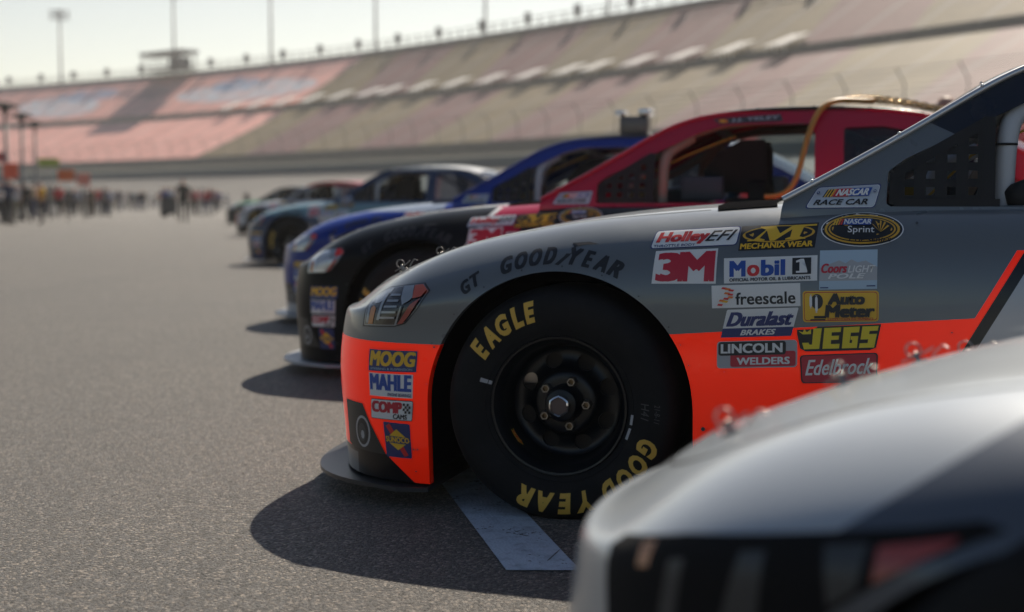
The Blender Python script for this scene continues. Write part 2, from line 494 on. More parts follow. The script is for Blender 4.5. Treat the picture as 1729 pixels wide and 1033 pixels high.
# ------------------------------------------------------------------ stock car: shared meshes
A_X = .915; A_Z = .34; A_R = .415; WB = 2.80      # front arch centre, arch radius, wheelbase
UU = [  # per station: side x, side y; then shoulder v4, crest v5, v6, v7 (x, y, z)
 (0.0, 0.0,   (.040, 0, .612), (.085, 0, .652), (.145, 0, .690), (.20, .722)),
 (.017, .35,  (.056, .34, .614), (.102, .31, .655), (.15, .22, .698), (.24, .742)),
 (.083, .62,  (.126, .60, .619), (.172, .55, .667), (.21, .36, .719), (.30, .768)),
 (.205, .82,  (.243, .79, .638), (.283, .73, .692), (.31, .46, .755), (.40, .803)),
 (.345, .915, (.370, .885, .678), (.400, .81, .738), (.43, .50, .797), (.50, .835)),
 (.500, .950, (.520, .925, .712), (.535, .83, .785), (.55, .50, .833), (.60, .863)),
 (.700, .965, (.710, .935, .755), (.715, .835, .828), (.72, .50, .873), (.75, .894)),
 (.930, .970, (.940, .935, .790), (.940, .835, .868), (.94, .50, .908), (.95, .925)),
 (1.20, .970, (1.20, .932, .810), (1.20, .83, .893), (1.20, .50, .938), (1.20, .950)),
 (1.50, .965, (1.50, .928, .825), (1.50, .83, .915), (1.50, .50, .956), (1.50, .967)),
 (1.90, .962, (1.90, .925, .840), (1.90, .838, .933), (1.90, .50, .965), (1.90, .975)),
 (2.50, .962, (2.50, .925, .850), (2.50, .838, .940), (2.50, .50, .968), (2.50, .978)),
 (3.10, .966, (3.10, .928, .860), (3.10, .842, .950), (3.10, .50, .975), (3.10, .985)),
 (3.70, .970, (3.70, .930, .870), (3.70, .845, .963), (3.70, .50, .985), (3.70, .995)),
 (4.20, .962, (4.20, .920, .880), (4.20, .835, .975), (4.20, .50, .998), (4.20, 1.008)),
 (4.60, .930, (4.59, .890, .880), (4.55, .80, .980), (4.52, .47, 1.003), (4.50, 1.012)),
 (4.83, .760, (4.82, .72, .875), (4.78, .66, .982), (4.72, .40, 1.003), (4.67, 1.012)),
 (4.90, .40,  (4.89, .38, .87), (4.84, .35, .982), (4.79, .24, 1.002), (4.74, 1.010)),
 (4.91, 0.0,  (4.90, 0, .87), (4.85, 0, .982), (4.81, 0, 1.001), (4.77, 1.009)),
]
net = []
for (sx, sy, v4, v5, v6, v7) in UU:
    f = max(0.0, 1 - sx / .5) if sx < 2 else 0.0
    zb = .082 if sx < 2 else .105
    half = [(sx + .012 * f, sy * .985, zb), (sx, sy, .25), (sx - .012 * f, sy * 1.003, .45), (sx + .006 * f, sy * .997, .575), v4, v5, v6, (v7[0], 0, v7[1])]
    row = [(x, -y, z) for (x, y, z) in half] + [(x, y, z) for (x, y, z) in half[-2::-1]]
    net.append(row)
BODY_GRID = net_surface(net, 250, 121)

def arch_sdf(cx):
    def f(c):
        if c.z > .84: return 1.0
        d = math.hypot(c.x - cx, c.z - A_Z) - A_R
        if c.z < A_Z: d = abs(c.x - cx) - A_R
        return d
    return f

def make_body():
    bm = grid_bm(BODY_GRID)
    for cx in (A_X, A_X + WB - .02):
        es = cut(bm, arch_sdf(cx))
        lip(bm, es, lambda c: (0, .035 if c.y < 0 else -.035, 0))
    cock = [(1.70, -.77), (3.75, -.77), (3.75, .77), (1.70, .77)]
    cut(bm, lambda c: 1.0 if c.z < .80 else sd_poly((c.x, c.y), cock) - .03)
    bmesh.ops.recalc_face_normals(bm, faces=bm.faces)
    return bm

body_bm = make_body()
BVH_B = BVHTree.FromBMesh(body_bm)
me_body = bpy.data.meshes.new("body"); body_bm.to_mesh(me_body); body_bm.free()
me_body.polygons.foreach_set("use_smooth", [True] * len(me_body.polygons)); me_body.set_sharp_from_angle(angle=R(50))

# greenhouse: sides and top share the pillar edge w2
GW = [
 ((1.560, .835, .90), (1.565, .836, .940), (1.57, .822, .966), (1.545, .45, .972), (1.535, .974)),
 ((1.800, .838, .90), (1.795, .812, 1.015), (1.80, .768, 1.093), (1.775, .42, 1.100), (1.765, 1.103)),
 ((2.080, .840, .90), (2.050, .782, 1.095), (2.04, .700, 1.236), (2.005, .38, 1.250), (1.995, 1.256)),
 ((2.360, .840, .90), (2.310, .758, 1.165), (2.28, .635, 1.362), (2.245, .34, 1.386), (2.230, 1.394)),
 ((2.620, .840, .90), (2.595, .748, 1.190), (2.57, .602, 1.418), (2.55, .32, 1.447), (2.54, 1.457)),
 ((2.950, .842, .905), (2.945, .742, 1.200), (2.94, .590, 1.434), (2.93, .31, 1.462), (2.93, 1.474)),
 ((3.300, .842, .91), (3.300, .748, 1.190), (3.30, .598, 1.418), (3.36, .32, 1.446), (3.38, 1.458)),
 ((3.650, .842, .92), (3.620, .764, 1.150), (3.60, .625, 1.362), (3.68, .35, 1.386), (3.70, 1.393)),
 ((4.000, .842, .93), (3.950, .795, 1.080), (3.92, .695, 1.218), (4.02, .40, 1.233), (4.05, 1.238)),
 ((4.350, .838, .95), (4.330, .825, .995), (4.30, .795, 1.022), (4.40, .45, 1.018), (4.44, 1.018)),
]
side_net = [[(x, -y, z) for (x, y, z) in g[:3]] for g in GW]
top_net = [[(g[2][0], -g[2][1], g[2][2]), (g[3][0], -g[3][1], g[3][2]), (g[4][0], 0, g[4][1]), (g[3][0], g[3][1], g[3][2]), g[2]] for g in GW]
SIDE_GRID = net_surface(side_net, 190, 44)
TOP_GRID = net_surface(top_net, 150, 70)
RAIL = [tuple(p) for p in SIDE_GRID[::2, -1]]
WIN = [(1.875, .962), (1.878, 1.045), (1.92, 1.078), (2.385, 1.305), (2.50, 1.338), (2.60, 1.345), (2.92, 1.345), (2.955, 1.30), (2.965, .962)]
QTR = [(3.13, .985), (3.12, 1.32), (3.30, 1.325), (3.50, 1.285), (3.74, 1.165), (3.96, 1.04), (3.90, .995)]
def make_side(sgn):
    g = SIDE_GRID.copy(); g[:, :, 1] *= sgn
    bm = grid_bm(g)
    for poly in (WIN, QTR):
        es = cut(bm, lambda c: sd_poly((c.x, c.z), poly) - .012)
        lip(bm, es, lambda c: (0, .022 * sgn, 0))
    bmesh.ops.recalc_face_normals(bm, faces=bm.faces)
    return bm
_xs = [p[0] for p in RAIL]; _ys = [abs(p[1]) for p in RAIL]; _zs = [p[2] for p in RAIL]
def screen_sdf(x0, x1, bow):
    def f(c):
        ye = float(np.interp(c.x + .10, _xs, _ys)) - .055
        xc = c.x + bow * (1 - (c.y / .8) ** 2)
        return max(x0 - xc, xc - x1, abs(c.y) - ye)
    return f
FRONT_SCR = screen_sdf(1.60, 2.24, .03)
REAR_SCR = screen_sdf(3.62, 4.28, -.10)
top_bm = grid_bm(TOP_GRID)
for sc in (FRONT_SCR, REAR_SCR): cut(top_bm, sc)
bmesh.ops.recalc_face_normals(top_bm, faces=top_bm.faces)
fs_bm = grid_bm(TOP_GRID); cut(fs_bm, lambda c: .012 - FRONT_SCR(c))
rs_bm = grid_bm(TOP_GRID); cut(rs_bm, lambda c: .012 - REAR_SCR(c))
def to_mesh(name, bm, sharp=40):
    me = bpy.data.meshes.new(name); bm.to_mesh(me); bm.free()
    me.polygons.foreach_set("use_smooth", [True] * len(me.polygons)); me.set_sharp_from_angle(angle=R(sharp)); return me
cab = bmesh.new()
for sgn in (1, -1):
    b = make_side(sgn); tmp = bpy.data.meshes.new("t"); b.to_mesh(tmp); b.free(); cab.from_mesh(tmp); bpy.data.meshes.remove(tmp)
BVH_C = BVHTree.FromBMesh(cab)
def make_quarter(sgn):
    g = SIDE_GRID.copy(); g[:, :, 1] = (g[:, :, 1] + .010) * sgn
    q = grid_bm(g); cut(q, lambda c: .016 - sd_poly((c.x, c.z), QTR)); bmesh.ops.recalc_face_normals(q, faces=q.faces); return q
rail_bm = bmesh.new()
for sgn in (1, -1):
    pts = [(p[0] - .002, (p[1] - .003) * sgn, p[2] + .004) for p in RAIL]
    add_tube(rail_bm, pts, .010, 12)
for i in range(3, len(RAIL), 9):
    for sgn in (1, -1):
        p = RAIL[i]; bmesh.ops.create_uvsphere(rail_bm, u_segments=8, v_segments=6, radius=.006, matrix=Matrix.Translation((p[0] - .004, (p[1] - .008) * sgn, p[2] + .012)))
me_strip = to_mesh("windscreen_strip", rail_bm, 60)
for b in (top_bm,):
    tmp = bpy.data.meshes.new("t"); b.to_mesh(tmp); b.free(); cab.from_mesh(tmp); bpy.data.meshes.remove(tmp)
me_cabin = to_mesh("cabin", cab)
me_fs = to_mesh("windscreen", fs_bm); me_rs = to_mesh("rear_window", rs_bm)

def make_side_window():
    g = SIDE_GRID.copy(); g[:, :, 1] = -(g[:, :, 1] + .010)
    q = grid_bm(g); cut(q, lambda c: .016 - sd_poly((c.x, c.z), WIN)); bmesh.ops.recalc_face_normals(q, faces=q.faces); return q
me_sw = to_mesh("side_window", make_side_window())
def make_fittings():
    bm = bmesh.new()
    for (y, mi) in ((-.50, 0), (-.30, 0)): add_tube(bm, [(2.60, y, 1.05), (2.52, y, 1.0), (2.46, y + .02, .85), (2.36, y + .03, .55)], .016, 6, mi)
    add_tube(bm, [(1.96, -.60, .94), (2.0, -.58, 1.06), (2.12, -.56, 1.12)], .022, 10, 1)
    add_tube(bm, [(2.02, .10, .80), (2.05, .12, 1.02), (2.2, .14, 1.05)], .012, 6, 2); add_tube(bm, [(1.98, -.70, .98), (2.1, -.66, 1.10), (2.3, -.60, 1.20), (2.55, -.56, 1.30)], .004, 6, 3)
    add_box(bm, 2.05, .22, .86, 2.30, .52, 1.03, 4, .015); add_box(bm, 2.62, -.02, .90, 2.76, .24, 1.10, 1, .02); add_box(bm, 1.90, -.12, .94, 2.0, .10, 1.04, 3, .01)
    add_tube(bm, [(2.40, .34, .42), (2.40, .34, .80), (2.40, .34, .86)], [.06, .06, .02], 14, 5)
    add_box(bm, 2.15, -.16, 1.27, 2.19, .22, 1.33, 4, .008)
    return bm
me_fit = to_mesh("cabin_fittings", make_fittings(), 40)
for _m in (mat("belt_blue", (.03, .12, .28), .7), mat("padding_white", (.55, .54, .56), .6), STEEL, mat("wire_yellow", (.55, .33, .05), .6), mat("radio_case", (.05, .06, .07), .5), BRED): me_fit.materials.append(_m)
me_qw = [to_mesh("quarter_window", make_quarter(s)) for s in (1, -1)]
def surf(x, z, d, trees=None):
    """point on the near side of the car at (x, z), lifted by d along the outward normal"""
    o = Vector((x, -3, z)); best = None
    for t in (trees or (BVH_B, BVH_C)):
        h = t.ray_cast(o, Vector((0, 1, 0)))
        if h[0] is not None and h[0].y < -.05 and (best is None or h[3] < best[3]): best = h
    if best is None:
        best = (trees or (BVH_B,))[0].find_nearest(Vector((x, -.85, z)))
    n = best[1] if best[1].y < 0 else -best[1]
    return best[0] + n * (d + .0008)

def quad_map(TL, TR, BR, BL, trees=None):
    def mp(a, b, d):
        x = (1 - a) * ((1 - b) * BL[0] + b * TL[0]) + a * ((1 - b) * BR[0] + b * TR[0])
        z = (1 - a) * ((1 - b) * BL[1] + b * TL[1]) + a * ((1 - b) * BR[1] + b * TR[1])
        return surf(x, z, d, trees)
    return mp
def qsize(q):
    return (math.dist(q[3], q[2]), math.dist(q[3], q[0]))

# ---- dark parts under the skin
def make_chassis():
    bm = bmesh.new()
    add_box(bm, .48, -.50, .10, 1.40, .50, .70)
    add_box(bm, .10, -.55, .10, .47, .55, .55)
    add_box(bm, 1.41, -.90, .10, 3.22, .90, .34)
    add_box(bm, 1.42, -.80, .345, 1.66, .80, .90)
    add_box(bm, 3.23, -.50, .13, 4.70, .50, .80)
    add_box(bm, 3.75, -.80, .81, 4.15, .80, .95)
    for cx in (A_X, A_X + WB - .02):
        for sgn in (-1, 1):
            n = 28; ra = A_R + .03; rings = []
            for k in range(n + 1):
                t = math.pi * k / n
                x, z = cx + ra * math.cos(t), A_Z + min(ra * math.sin(t), .46)
                rings.append([bm.verts.new((x, sgn * .925, z)), bm.verts.new((x, sgn * .505, z))])
            lo = [[bm.verts.new((cx + s * ra, sgn * y, .10)) for y in (.925, .505)] for s in (1, -1)]
            rings = [lo[0]] + rings + [lo[1]]
            for a, b in zip(rings, rings[1:]): bm.faces.new((a[0], b[0], b[1], a[1]))
    return bm
me_chassis = to_mesh("chassis", make_chassis(), 30)

def make_splitter():
    bm = bmesh.new(); n = 48; top = []; 
    for i in range(n + 1):
        y = -1.0 + 2.0 * i / n
        u = min(1.0, abs(y) / 1.0)
        x = .60 * (1 - max(0.0, 1 - u ** 2.7) ** (1 / 2.7)) - .085 * max(0.0, 1 - u ** 7)
        top.append((min(x, .40), y * .975))
    back = [(.50, .955), (.50, -.955)]
    pts = top + back
    vt = [bm.verts.new((x, y, .073)) for x, y in pts]; vb = [bm.verts.new((x, y, .060)) for x, y in pts]
    bm.faces.new(vt[::-1]); bm.faces.new(vb)
    for i in range(len(pts)): 
        j = (i + 1) % len(pts); bm.faces.new((vt[i], vt[j], vb[j], vb[i]))
    bmesh.ops.triangulate(bm, faces=[f for f in bm.faces if len(f.verts) > 4])
    bmesh.ops.recalc_face_normals(bm, faces=bm.faces)
    return bm
me_split = to_mesh("splitter", make_splitter(), 20)

def make_spoiler():
    bm = bmesh.new(); add_box(bm, 4.70, -.74, 1.0, 4.712, .74, 1.19, 0, .004); return bm
me_spoil = to_mesh("spoiler", make_spoiler(), 30)

def make_cowl():
    bm = bmesh.new()
    xs = np.linspace(1.365, 1.545, 8); ys = np.linspace(-.74, .74, 40); vs = []
    for x in xs:
        row = []
        for y in ys:
            xx = x - .05 * (1 - (y / .74) ** 2)
            h = BVH_B.ray_cast(Vector((xx, y, 2)), Vector((0, 0, -1)))
            row.append(bm.verts.new((xx, y, h[0].z + .004)))
        vs.append(row)
    for i in range(7):
        for j in range(39): bm.faces.new((vs[i][j], vs[i + 1][j], vs[i + 1][j + 1], vs[i][j + 1])).material_index = 0 if i not in (0, 3) else 1
    return bm
me_cowl = to_mesh("cowl_grille", make_cowl(), 40); COWLB = mat('cowl_black', (.01, .01, .011), 1.0, 0, 0.0); me_cowl.materials.append(COWLB); me_cowl.materials.append(COWLB)

def make_seam():
    bm = bmesh.new()
    for s in (-1, 1):
        line = [(.165, .50), (.20, .58), (.27, .655), (.40, .70), (.70, .715), (1.0, .715), (1.34, .715)]
        P = spline(range(len(line)), line, np.linspace(0, len(line) - 1, 70)); prev = None
        for (x, y) in P:
            pr = []
            for dy in (-.0035, .0035):
                h = BVH_B.ray_cast(Vector((x, s * (y + dy), 2)), Vector((0, 0, -1))); pr.append(bm.verts.new((x, s * (y + dy), h[0].z + .0012)))
            if prev: bm.faces.new((prev[0], prev[1], pr[1], pr[0]))
            prev = pr
    return bm
me_seam = to_mesh("hood_seam", make_seam(), 40); me_seam.materials.append(MATTE)
# ---- hood pins: a post, a ring and a looped clip
def make_pin():
    bm = bmesh.new()
    add_tube(bm, [(0, 0, -.004), (0, 0, .022), (0, 0, .026)], [.006, .006, .002], 8)
    add_tube(bm, [(.016 * math.cos(t), .016 * math.sin(t), .003) for t in np.linspace(0, 2 * math.pi, 17)[:-1]], .0025, 6, closed=True)
    loop = [(-.036, .0, .012), (-.02, .004, .014), (0, .006, .015), (.012, .006, .03), (.004, .006, .044), (-.010, .006, .046), (-.02, .006, .034), (-.012, .004, .018), (.02, -.004, .018), (.042, -.006, .024)]
    P = spline(range(len(loop)), loop, np.linspace(0, len(loop) - 1, 50))
    add_tube(bm, [tuple(p) for p in P], .0022, 6)
    add_tube(bm, [(.03, 0, .004), (.045, .004, .016), (.06, .0, .022), (.07, .0, .012)], .0022, 6)
    return bm
me_pin = to_mesh("hood_pin", make_pin(), 60); me_pin.materials.append(STEEL)

# ---- cabin fittings
def make_cage():
    bm = bmesh.new(); r = .024
    def arc(pts, n=24): return [tuple(p) for p in spline(range(len(pts)), pts, np.linspace(0, len(pts) - 1, n))]
    for s in (-1, 1):
        add_tube(bm, arc([(1.72, s * .74, .40), (1.78, s * .73, .95), (2.06, s * .655, 1.15), (2.34, s * .585, 1.315), (2.62, s * .545, 1.375), (2.98, s * .54, 1.385)]), r, 12)
        add_tube(bm, arc([(2.19, s * .72, .30), (2.19, s * .72, .80), (2.19, s * .712, 1.0), (2.20, s * .695, 1.16), (2.24, s * .655, 1.235), (2.33, s * .60, 1.295)], 30), .030, 14)
        add_tube(bm, [(3.0, s * .72, .30), (3.0, s * .70, .95), (2.99, s * .60, 1.30), (2.98, s * .54, 1.385)], r, 12)
        add_tube(bm, [(2.98, s * .54, 1.37), (3.5, s * .58, 1.12), (4.0, s * .6, .90)], r, 10)
        for z in (.45, .62, .80): add_tube(bm, [(1.75, s * .78, z), (2.4, s * .84, z - .02), (3.0, s * .74, z)], .022, 10)
    add_tube(bm, [(2.98, -.54, 1.385), (2.98, 0, 1.40), (2.98, .54, 1.385)], r, 12)
    add_tube(bm, [(2.40, -.575, 1.335), (2.36, 0, 1.375), (2.40, .575, 1.335)], r, 12)
    add_tube(bm, [(2.0, 0, .9), (2.08, 0, 1.20), (2.16, 0, 1.36)], .018, 10)
    return bm
me_cage = to_mesh("roll_cage", make_cage(), 60)

def make_net():
    """front section of the window net: webbing woven in a lattice under the slope of the pillar"""
    bm = bmesh.new()
    x0, x1, zb = 1.885, 2.145, .957
    top = lambda x: min(1.05 + (x - 1.88) * .56, 1.30)
    yy = lambda x, z: -.815 + max(0.0, z - .96) * .32
    def strap(a, b, w, off):
        a = Vector((a[0], 0, a[1])); b = Vector((b[0], 0, b[1])); d = (b - a).normalized(); p = Vector((-d.z, 0, d.x)) * w / 2
        n = 8; prev = None
        for k in range(n + 1):
            c = a.lerp(b, k / n); wv = .0015 * math.sin(k * 1.57) + off; pair = []
            for q in (c - p, c + p): 
                for dy in (0, .0025): pair.append(bm.verts.new((q.x, yy(q.x, q.z) + wv + dy, q.z)))
            if prev:
                for (i, j) in ((0, 2), (2, 3), (3, 1), (1, 0)): bm.faces.new((prev[i], prev[j], pair[j], pair[i]))
            prev = pair
    for k in range(5):
        x = x0 + .012 + k * .0585
        strap((x, zb), (x, top(x)), .034, 0)
    for k in range(6):
        z = zb + .014 + k * .047
        xs = x0 if z < 1.05 else x0 + (z - 1.05) / .56
        if xs < x1 - .03: strap((xs, z), (x1, z), .024, .004)
    strap((x0, 1.046), (x1, top(x1)), .03, -.003); strap((x1, zb), (x1, top(x1) + .01), .034, -.004)
    strap((x0 - .004, zb), (x0 - .004, 1.05), .02, -.004); strap((x0, zb), (x1 + .03, zb), .03, -.006)
    bmesh.ops.recalc_face_normals(bm, faces=bm.faces)
    return bm
me_net = to_mesh("window_net", make_net(), 40); me_net.materials.append(STRAP)

def make_seat():
    bm = bmesh.new()
    add_box(bm, 2.62, -.62, .40, 2.72, -.16, 1.06, 0, .03)
    add_box(bm, 2.30, -.62, .36, 2.70, -.16, .48, 0, .03)
    add_box(bm, 2.50, -.66, .48, 2.70, -.60, .98, 0, .025); add_box(bm, 2.50, -.18, .48, 2.70, -.12, .98, 0, .025)
    add_box(bm, 2.60, -.53, 1.04, 2.72, -.25, 1.27, 0, .04)
    for y0, y1 in ((-.56, -.51), (-.27, -.22)):
        pts = [(2.40, 1.01), (2.38, 1.12), (2.46, 1.22), (2.58, 1.28), (2.70, 1.28), (2.72, 1.0)]
        a = [bm.verts.new((x, y0, z)) for x, z in pts]; b = [bm.verts.new((x, y1, z)) for x, z in pts]
        bm.faces.new(a); bm.faces.new(b[::-1])
        for i in range(6): bm.faces.new((a[i], b[i], b[(i + 1) % 6], a[(i + 1) % 6]))
    bmesh.ops.recalc_face_normals(bm, faces=bm.faces)
    return bm
me_seat = to_mesh("seat", make_seat(), 40); me_seat.materials.append(MATTE)
def make_dash():
    bm = bmesh.new(); add_box(bm, 1.67, -.76, .70, 1.86, .76, .945, 0, .03); add_box(bm, 1.87, -.60, .80, 1.95, -.16, .97, 0, .02); return bm
me_dash = to_mesh("dashboard", make_dash(), 40); me_dash.materials.append(INTER)
def make_wheel_st():
    bm = bmesh.new(); M4 = Matrix.Translation((2.06, -.38, .92)) @ Matrix.Rotation(R(-62), 4, 'Y')
    pts = [M4 @ Vector((.175 * math.cos(t), .175 * math.sin(t), 0)) for t in np.linspace(0, 2 * math.pi, 33)[:-1]]
    add_tube(bm, pts, .017, 10, 0, closed=True)
    for t in (0, 2.1, 4.2): add_tube(bm, [M4 @ Vector((0, 0, -.03)), M4 @ Vector((.17 * math.cos(t), .17 * math.sin(t), 0))], .011, 8, 1)
    add_tube(bm, [M4 @ Vector((0, 0, -.03)), M4 @ Vector((0, 0, -.26))], .022, 8, 1)
    return bm
me_steer = to_mesh("steering_wheel", make_wheel_st(), 60); me_steer.materials.append(mat("suede_tan", (.25, .16, .10), .8)); me_steer.materials.append(MATTE)
def make_box(bx, bev=.012):
    bm = bmesh.new(); add_box(bm, *bx, 0, bev); return bm
me_floor = to_mesh("cabin_floor", make_box((1.68, -.82, .345, 3.6, .82, .37)), 40); me_floor.materials.append(INTER)
me_bulk = to_mesh("rear_bulkhead", make_box((3.25, -.76, .37, 3.29, .76, .93)), 40); me_bulk.materials.append(INTER)
me_headbox = to_mesh("cooling_box", make_box((2.28, -.66, .965, 2.50, -.60, 1.09), .01), 40); me_headbox.materials.append(mat("box_navy", (.02, .03, .05), .5))

# ---- wheel, modelled at its own centre, outer face towards -y
T_R = .355
TY = [(.205, -.010), (.214, -.016), (.232, -.022), (.262, -.029), (.295, -.030), (.322, -.022), (.339, -.006), (.349, .016), (.354, .045), (T_R, .10), (T_R, .20), (.352, .25), (.338, .285), (.30, .30), (.24, .29), (.205, .27)]
_ty = spline(range(len(TY)), TY, np.linspace(0, len(TY) - 1, 61))
def make_tyre():
    bm = bmesh.new(); add_lathe(bm, [tuple(p) for p in _ty], 96)
    for r0, w in ((.226, .0016), (.334, .0016)):          # moulded rings in the sidewall
        y = float(np.interp(r0, [p[0] for p in TY[:7]], [p[1] for p in TY[:7]]))
        add_tube(bm, [(r0 * math.cos(t), y, r0 * math.sin(t)) for t in np.linspace(0, 2 * math.pi, 97)[:-1]], w, 6, closed=True)
    bmesh.ops.recalc_face_normals(bm, faces=bm.faces); return bm
me_tyre = to_mesh("tyre", make_tyre(), 60); me_tyre.materials.append(TYRE)
def make_rim():
    bm = bmesh.new()
    barrel = [(.188, .26), (.186, .15), (.188, .03), (.192, .012), (.200, .004), (.206, -.006), (.209, -.013), (.206, -.019), (.200, -.018), (.194, -.008), (.184, .010), (.180, .03), (.176, .070), (.168, .100)]
    add_lathe(bm, barrel, 96)
    disc = bmesh.new()
    prof = spline(range(8), [(.170, .100), (.158, .110), (.140, .112), (.120, .106), (.103, .092), (.093, .076), (.070, .070), (.030, .070)], np.linspace(0, 7, 36))
    add_lathe(disc, [tuple(p) for p in prof], 120)
    NH = 8
    def holes(c):
        if math.hypot(c.x, c.z) < .095: return 1.0
        a = math.atan2(c.z, c.x); k = round((a - .35) / (2 * math.pi / NH)); t = .35 + k * 2 * math.pi / NH
        rx = c.x * math.cos(t) + c.z * math.sin(t); ry = -c.x * math.sin(t) + c.z * math.cos(t)
        return (math.hypot((rx - .131) / 1.0, ry / 1.18) - .0235)
    es = cut(disc, holes); lip(disc, es, lambda c: (0, .012, 0))
    bmesh.ops.recalc_face_normals(disc, faces=disc.faces)
    tmp = bpy.data.meshes.new("t"); disc.to_mesh(tmp); disc.free(); bm.from_mesh(tmp); bpy.data.meshes.remove(tmp)
    bmesh.ops.recalc_face_normals(bm, faces=bm.faces)
    return bm
me_rim = to_mesh("rim", make_rim(), 40); me_rim.materials.append(RIM)
def make_hub():
    bm = bmesh.new()
    add_lathe(bm, [(.058, .072), (.056, .040), (.050, .020), (.046, .012), (.042, .010), (.0, .010)], 40, 0)
    n = 12; rr = [.034 if k % 2 else .0315 for k in range(n)]
    a = [bm.verts.new((rr[k] * math.cos(2 * math.pi * k / n), .012, rr[k] * math.sin(2 * math.pi * k / n))) for k in range(n)]
    b = [bm.verts.new((v.co.x * .95, -.016, v.co.z * .95)) for v in a]
    for k in range(n): bm.faces.new((a[k], a[(k + 1) % n], b[(k + 1) % n], b[k])).material_index = 1
    c = [bm.verts.new((v.co.x * .84, -.019, v.co.z * .84)) for v in b]
    for k in range(n): bm.faces.new((b[k], b[(k + 1) % n], c[(k + 1) % n], c[k])).material_index = 1
    d = [bm.verts.new((v.co.x, -.012, v.co.z)) for v in c]
    for k in range(n): bm.faces.new((c[k], c[(k + 1) % n], d[(k + 1) % n], d[k])).material_index = 2
    bm.faces.new(d).material_index = 2
    bmesh.ops.recalc_face_normals(bm, faces=bm.faces); return bm
me_hub = to_mesh("hub", make_hub(), 35)
for m in (RIM, CHROME, mat("hub_cap_brown", (.13, .09, .08), .5, .3)): me_hub.materials.append(m)
def make_nut():
    bm = bmesh.new(); n = 6
    a = [bm.verts.new((.0155 * math.cos(k * math.pi / 3), .070, .0155 * math.sin(k * math.pi / 3))) for k in range(n)]
    b = [bm.verts.new((v.co.x, .044, v.co.z)) for v in a]
    c = [bm.verts.new((v.co.x * .78, .040, v.co.z * .78)) for v in a]
    d = [bm.verts.new((v.co.x * .60, .040, v.co.z * .60)) for v in a]
    e = [bm.verts.new((v.co.x * .55, .056, v.co.z * .55)) for v in a]
    for p, q, mi in ((a, b, 0), (b, c, 0), (c, d, 0), (d, e, 1)):
        for k in range(n): bm.faces.new((p[k], p[(k + 1) % n], q[(k + 1) % n], q[k])).material_index = mi
    bm.faces.new(e).material_index = 1
    bmesh.ops.recalc_face_normals(bm, faces=bm.faces); return bm
me_nut = to_mesh("lug_nut", make_nut(), 20); me_nut.materials.append(STEEL); me_nut.materials.append(BRASS)
def make_brake():
    bm = bmesh.new(); add_lathe(bm, [(.06, .135), (.165, .135), (.165, .160), (.06, .160)], 48, 0)
    add_box(bm, -.175, .118, .045, -.085, .175, .135, 1, .008)
    bmesh.ops.recalc_face_normals(bm, faces=bm.faces); return bm
me_brake = to_mesh("brake", make_brake(), 40); me_brake.materials.append(mat("brake_disc", (.03, .025, .022), .6, .6)); me_brake.materials.append(STEEL)

def sidewall(r, t, d):
    y = float(np.interp(r, _ty[:36, 0], _ty[:36, 1]))
    return Vector((r * math.cos(t), y - .0009 - d, r * math.sin(t)))
def ring_text(art_items, s, t0, t1, r0, r1, m, bold, shear):
    """letters one by one, clockwise from angle t0 to t1, their tops outwards"""
    n = len(s); ws = [{'I': .5, 'W': 1.3, 'M': 1.2, 'O': 1.05, 'G': 1.02, 'D': 1.02, 'E': .82, 'L': .80, 'A': 1.02, 'Y': .95, 'R': .95}.get(c, 1.0) for c in s]
    tot = sum(ws); pos = 0
    for c, w in zip(s, ws):
        a0 = t0 + (t1 - t0) * (pos + .07 * w) / tot; a1 = t0 + (t1 - t0) * (pos + .93 * w) / tot; pos += w
        art = Art((abs(a1 - a0) * (r0 + r1) / 2, r1 - r0), .010)
        art.text(c, 0, 0, 1, 1, m, 0, shear, bold)
        art_items.append((art, a0, a1, r0, r1))
def build_ring(name, specs, parent, extra=None):
    lst = []
    for sp in specs: ring_text(lst, *sp)
    objs = []
    for art, a0, a1, r0, r1 in lst:
        objs.append(art.build("lettering_piece", lambda a, b, d: sidewall(r0 + (r1 - r0) * b, a0 + (a1 - a0) * a, d), None))
    if extra: 
        for art, mp in extra: objs.append(art.build("lettering_piece", mp, None))
    bm = bmesh.new(); mats = []
    for o in objs:
        m0 = len(bm.faces); bm.from_mesh(o.data); bm.faces.ensure_lookup_table()
        for i in range(m0, len(bm.faces)):
            mm = o.data.materials[bm.faces[i].material_index]
            if mm not in mats: mats.append(mm)
            bm.faces[i].material_index = mats.index(mm)
        me = o.data; bpy.data.objects.remove(o); bpy.data.meshes.remove(me)
    return bm, mats
CHALK = mat("chalk_mark", (.10, .10, .10), .9)
_lab = Art((.02, .012)); _lab.rect(0, 0, 1, 1, GREYV)
def chip(t, r, w, h): return lambda a, b, d: sidewall(r + (b - .5) * h, t - (a - .5) * w / r, d)
bm, ms = build_ring("lettering", [("EAGLE", R(150), R(103), .258, .322, TYREY, .055, .2), ("GOOD", R(-17), R(-62), .258, .322, TYREY, .055, .2), ("YEAR", R(-68), R(-116), .258, .322, TYREY, .055, .2)], None,
    [(Art((.05, .03)).text("H41", 0, 0, 1, 1, CHALK, 0, .2), chip(R(-1), .262, .05, .024)), (Art((.05, .03)).text("21-8-11", 0, 0, 1, 1, CHALK, 0, .2), chip(R(-2), .298, .055, .016)), (_lab, chip(R(163), .232, .012, .035)), (_lab, chip(R(-8), .2235, .03, .008)), (_lab, chip(R(-19), .2235, .035, .008))])
me_let = to_mesh("lettering", bm, 60)
for m in ms: me_let.materials.append(m)
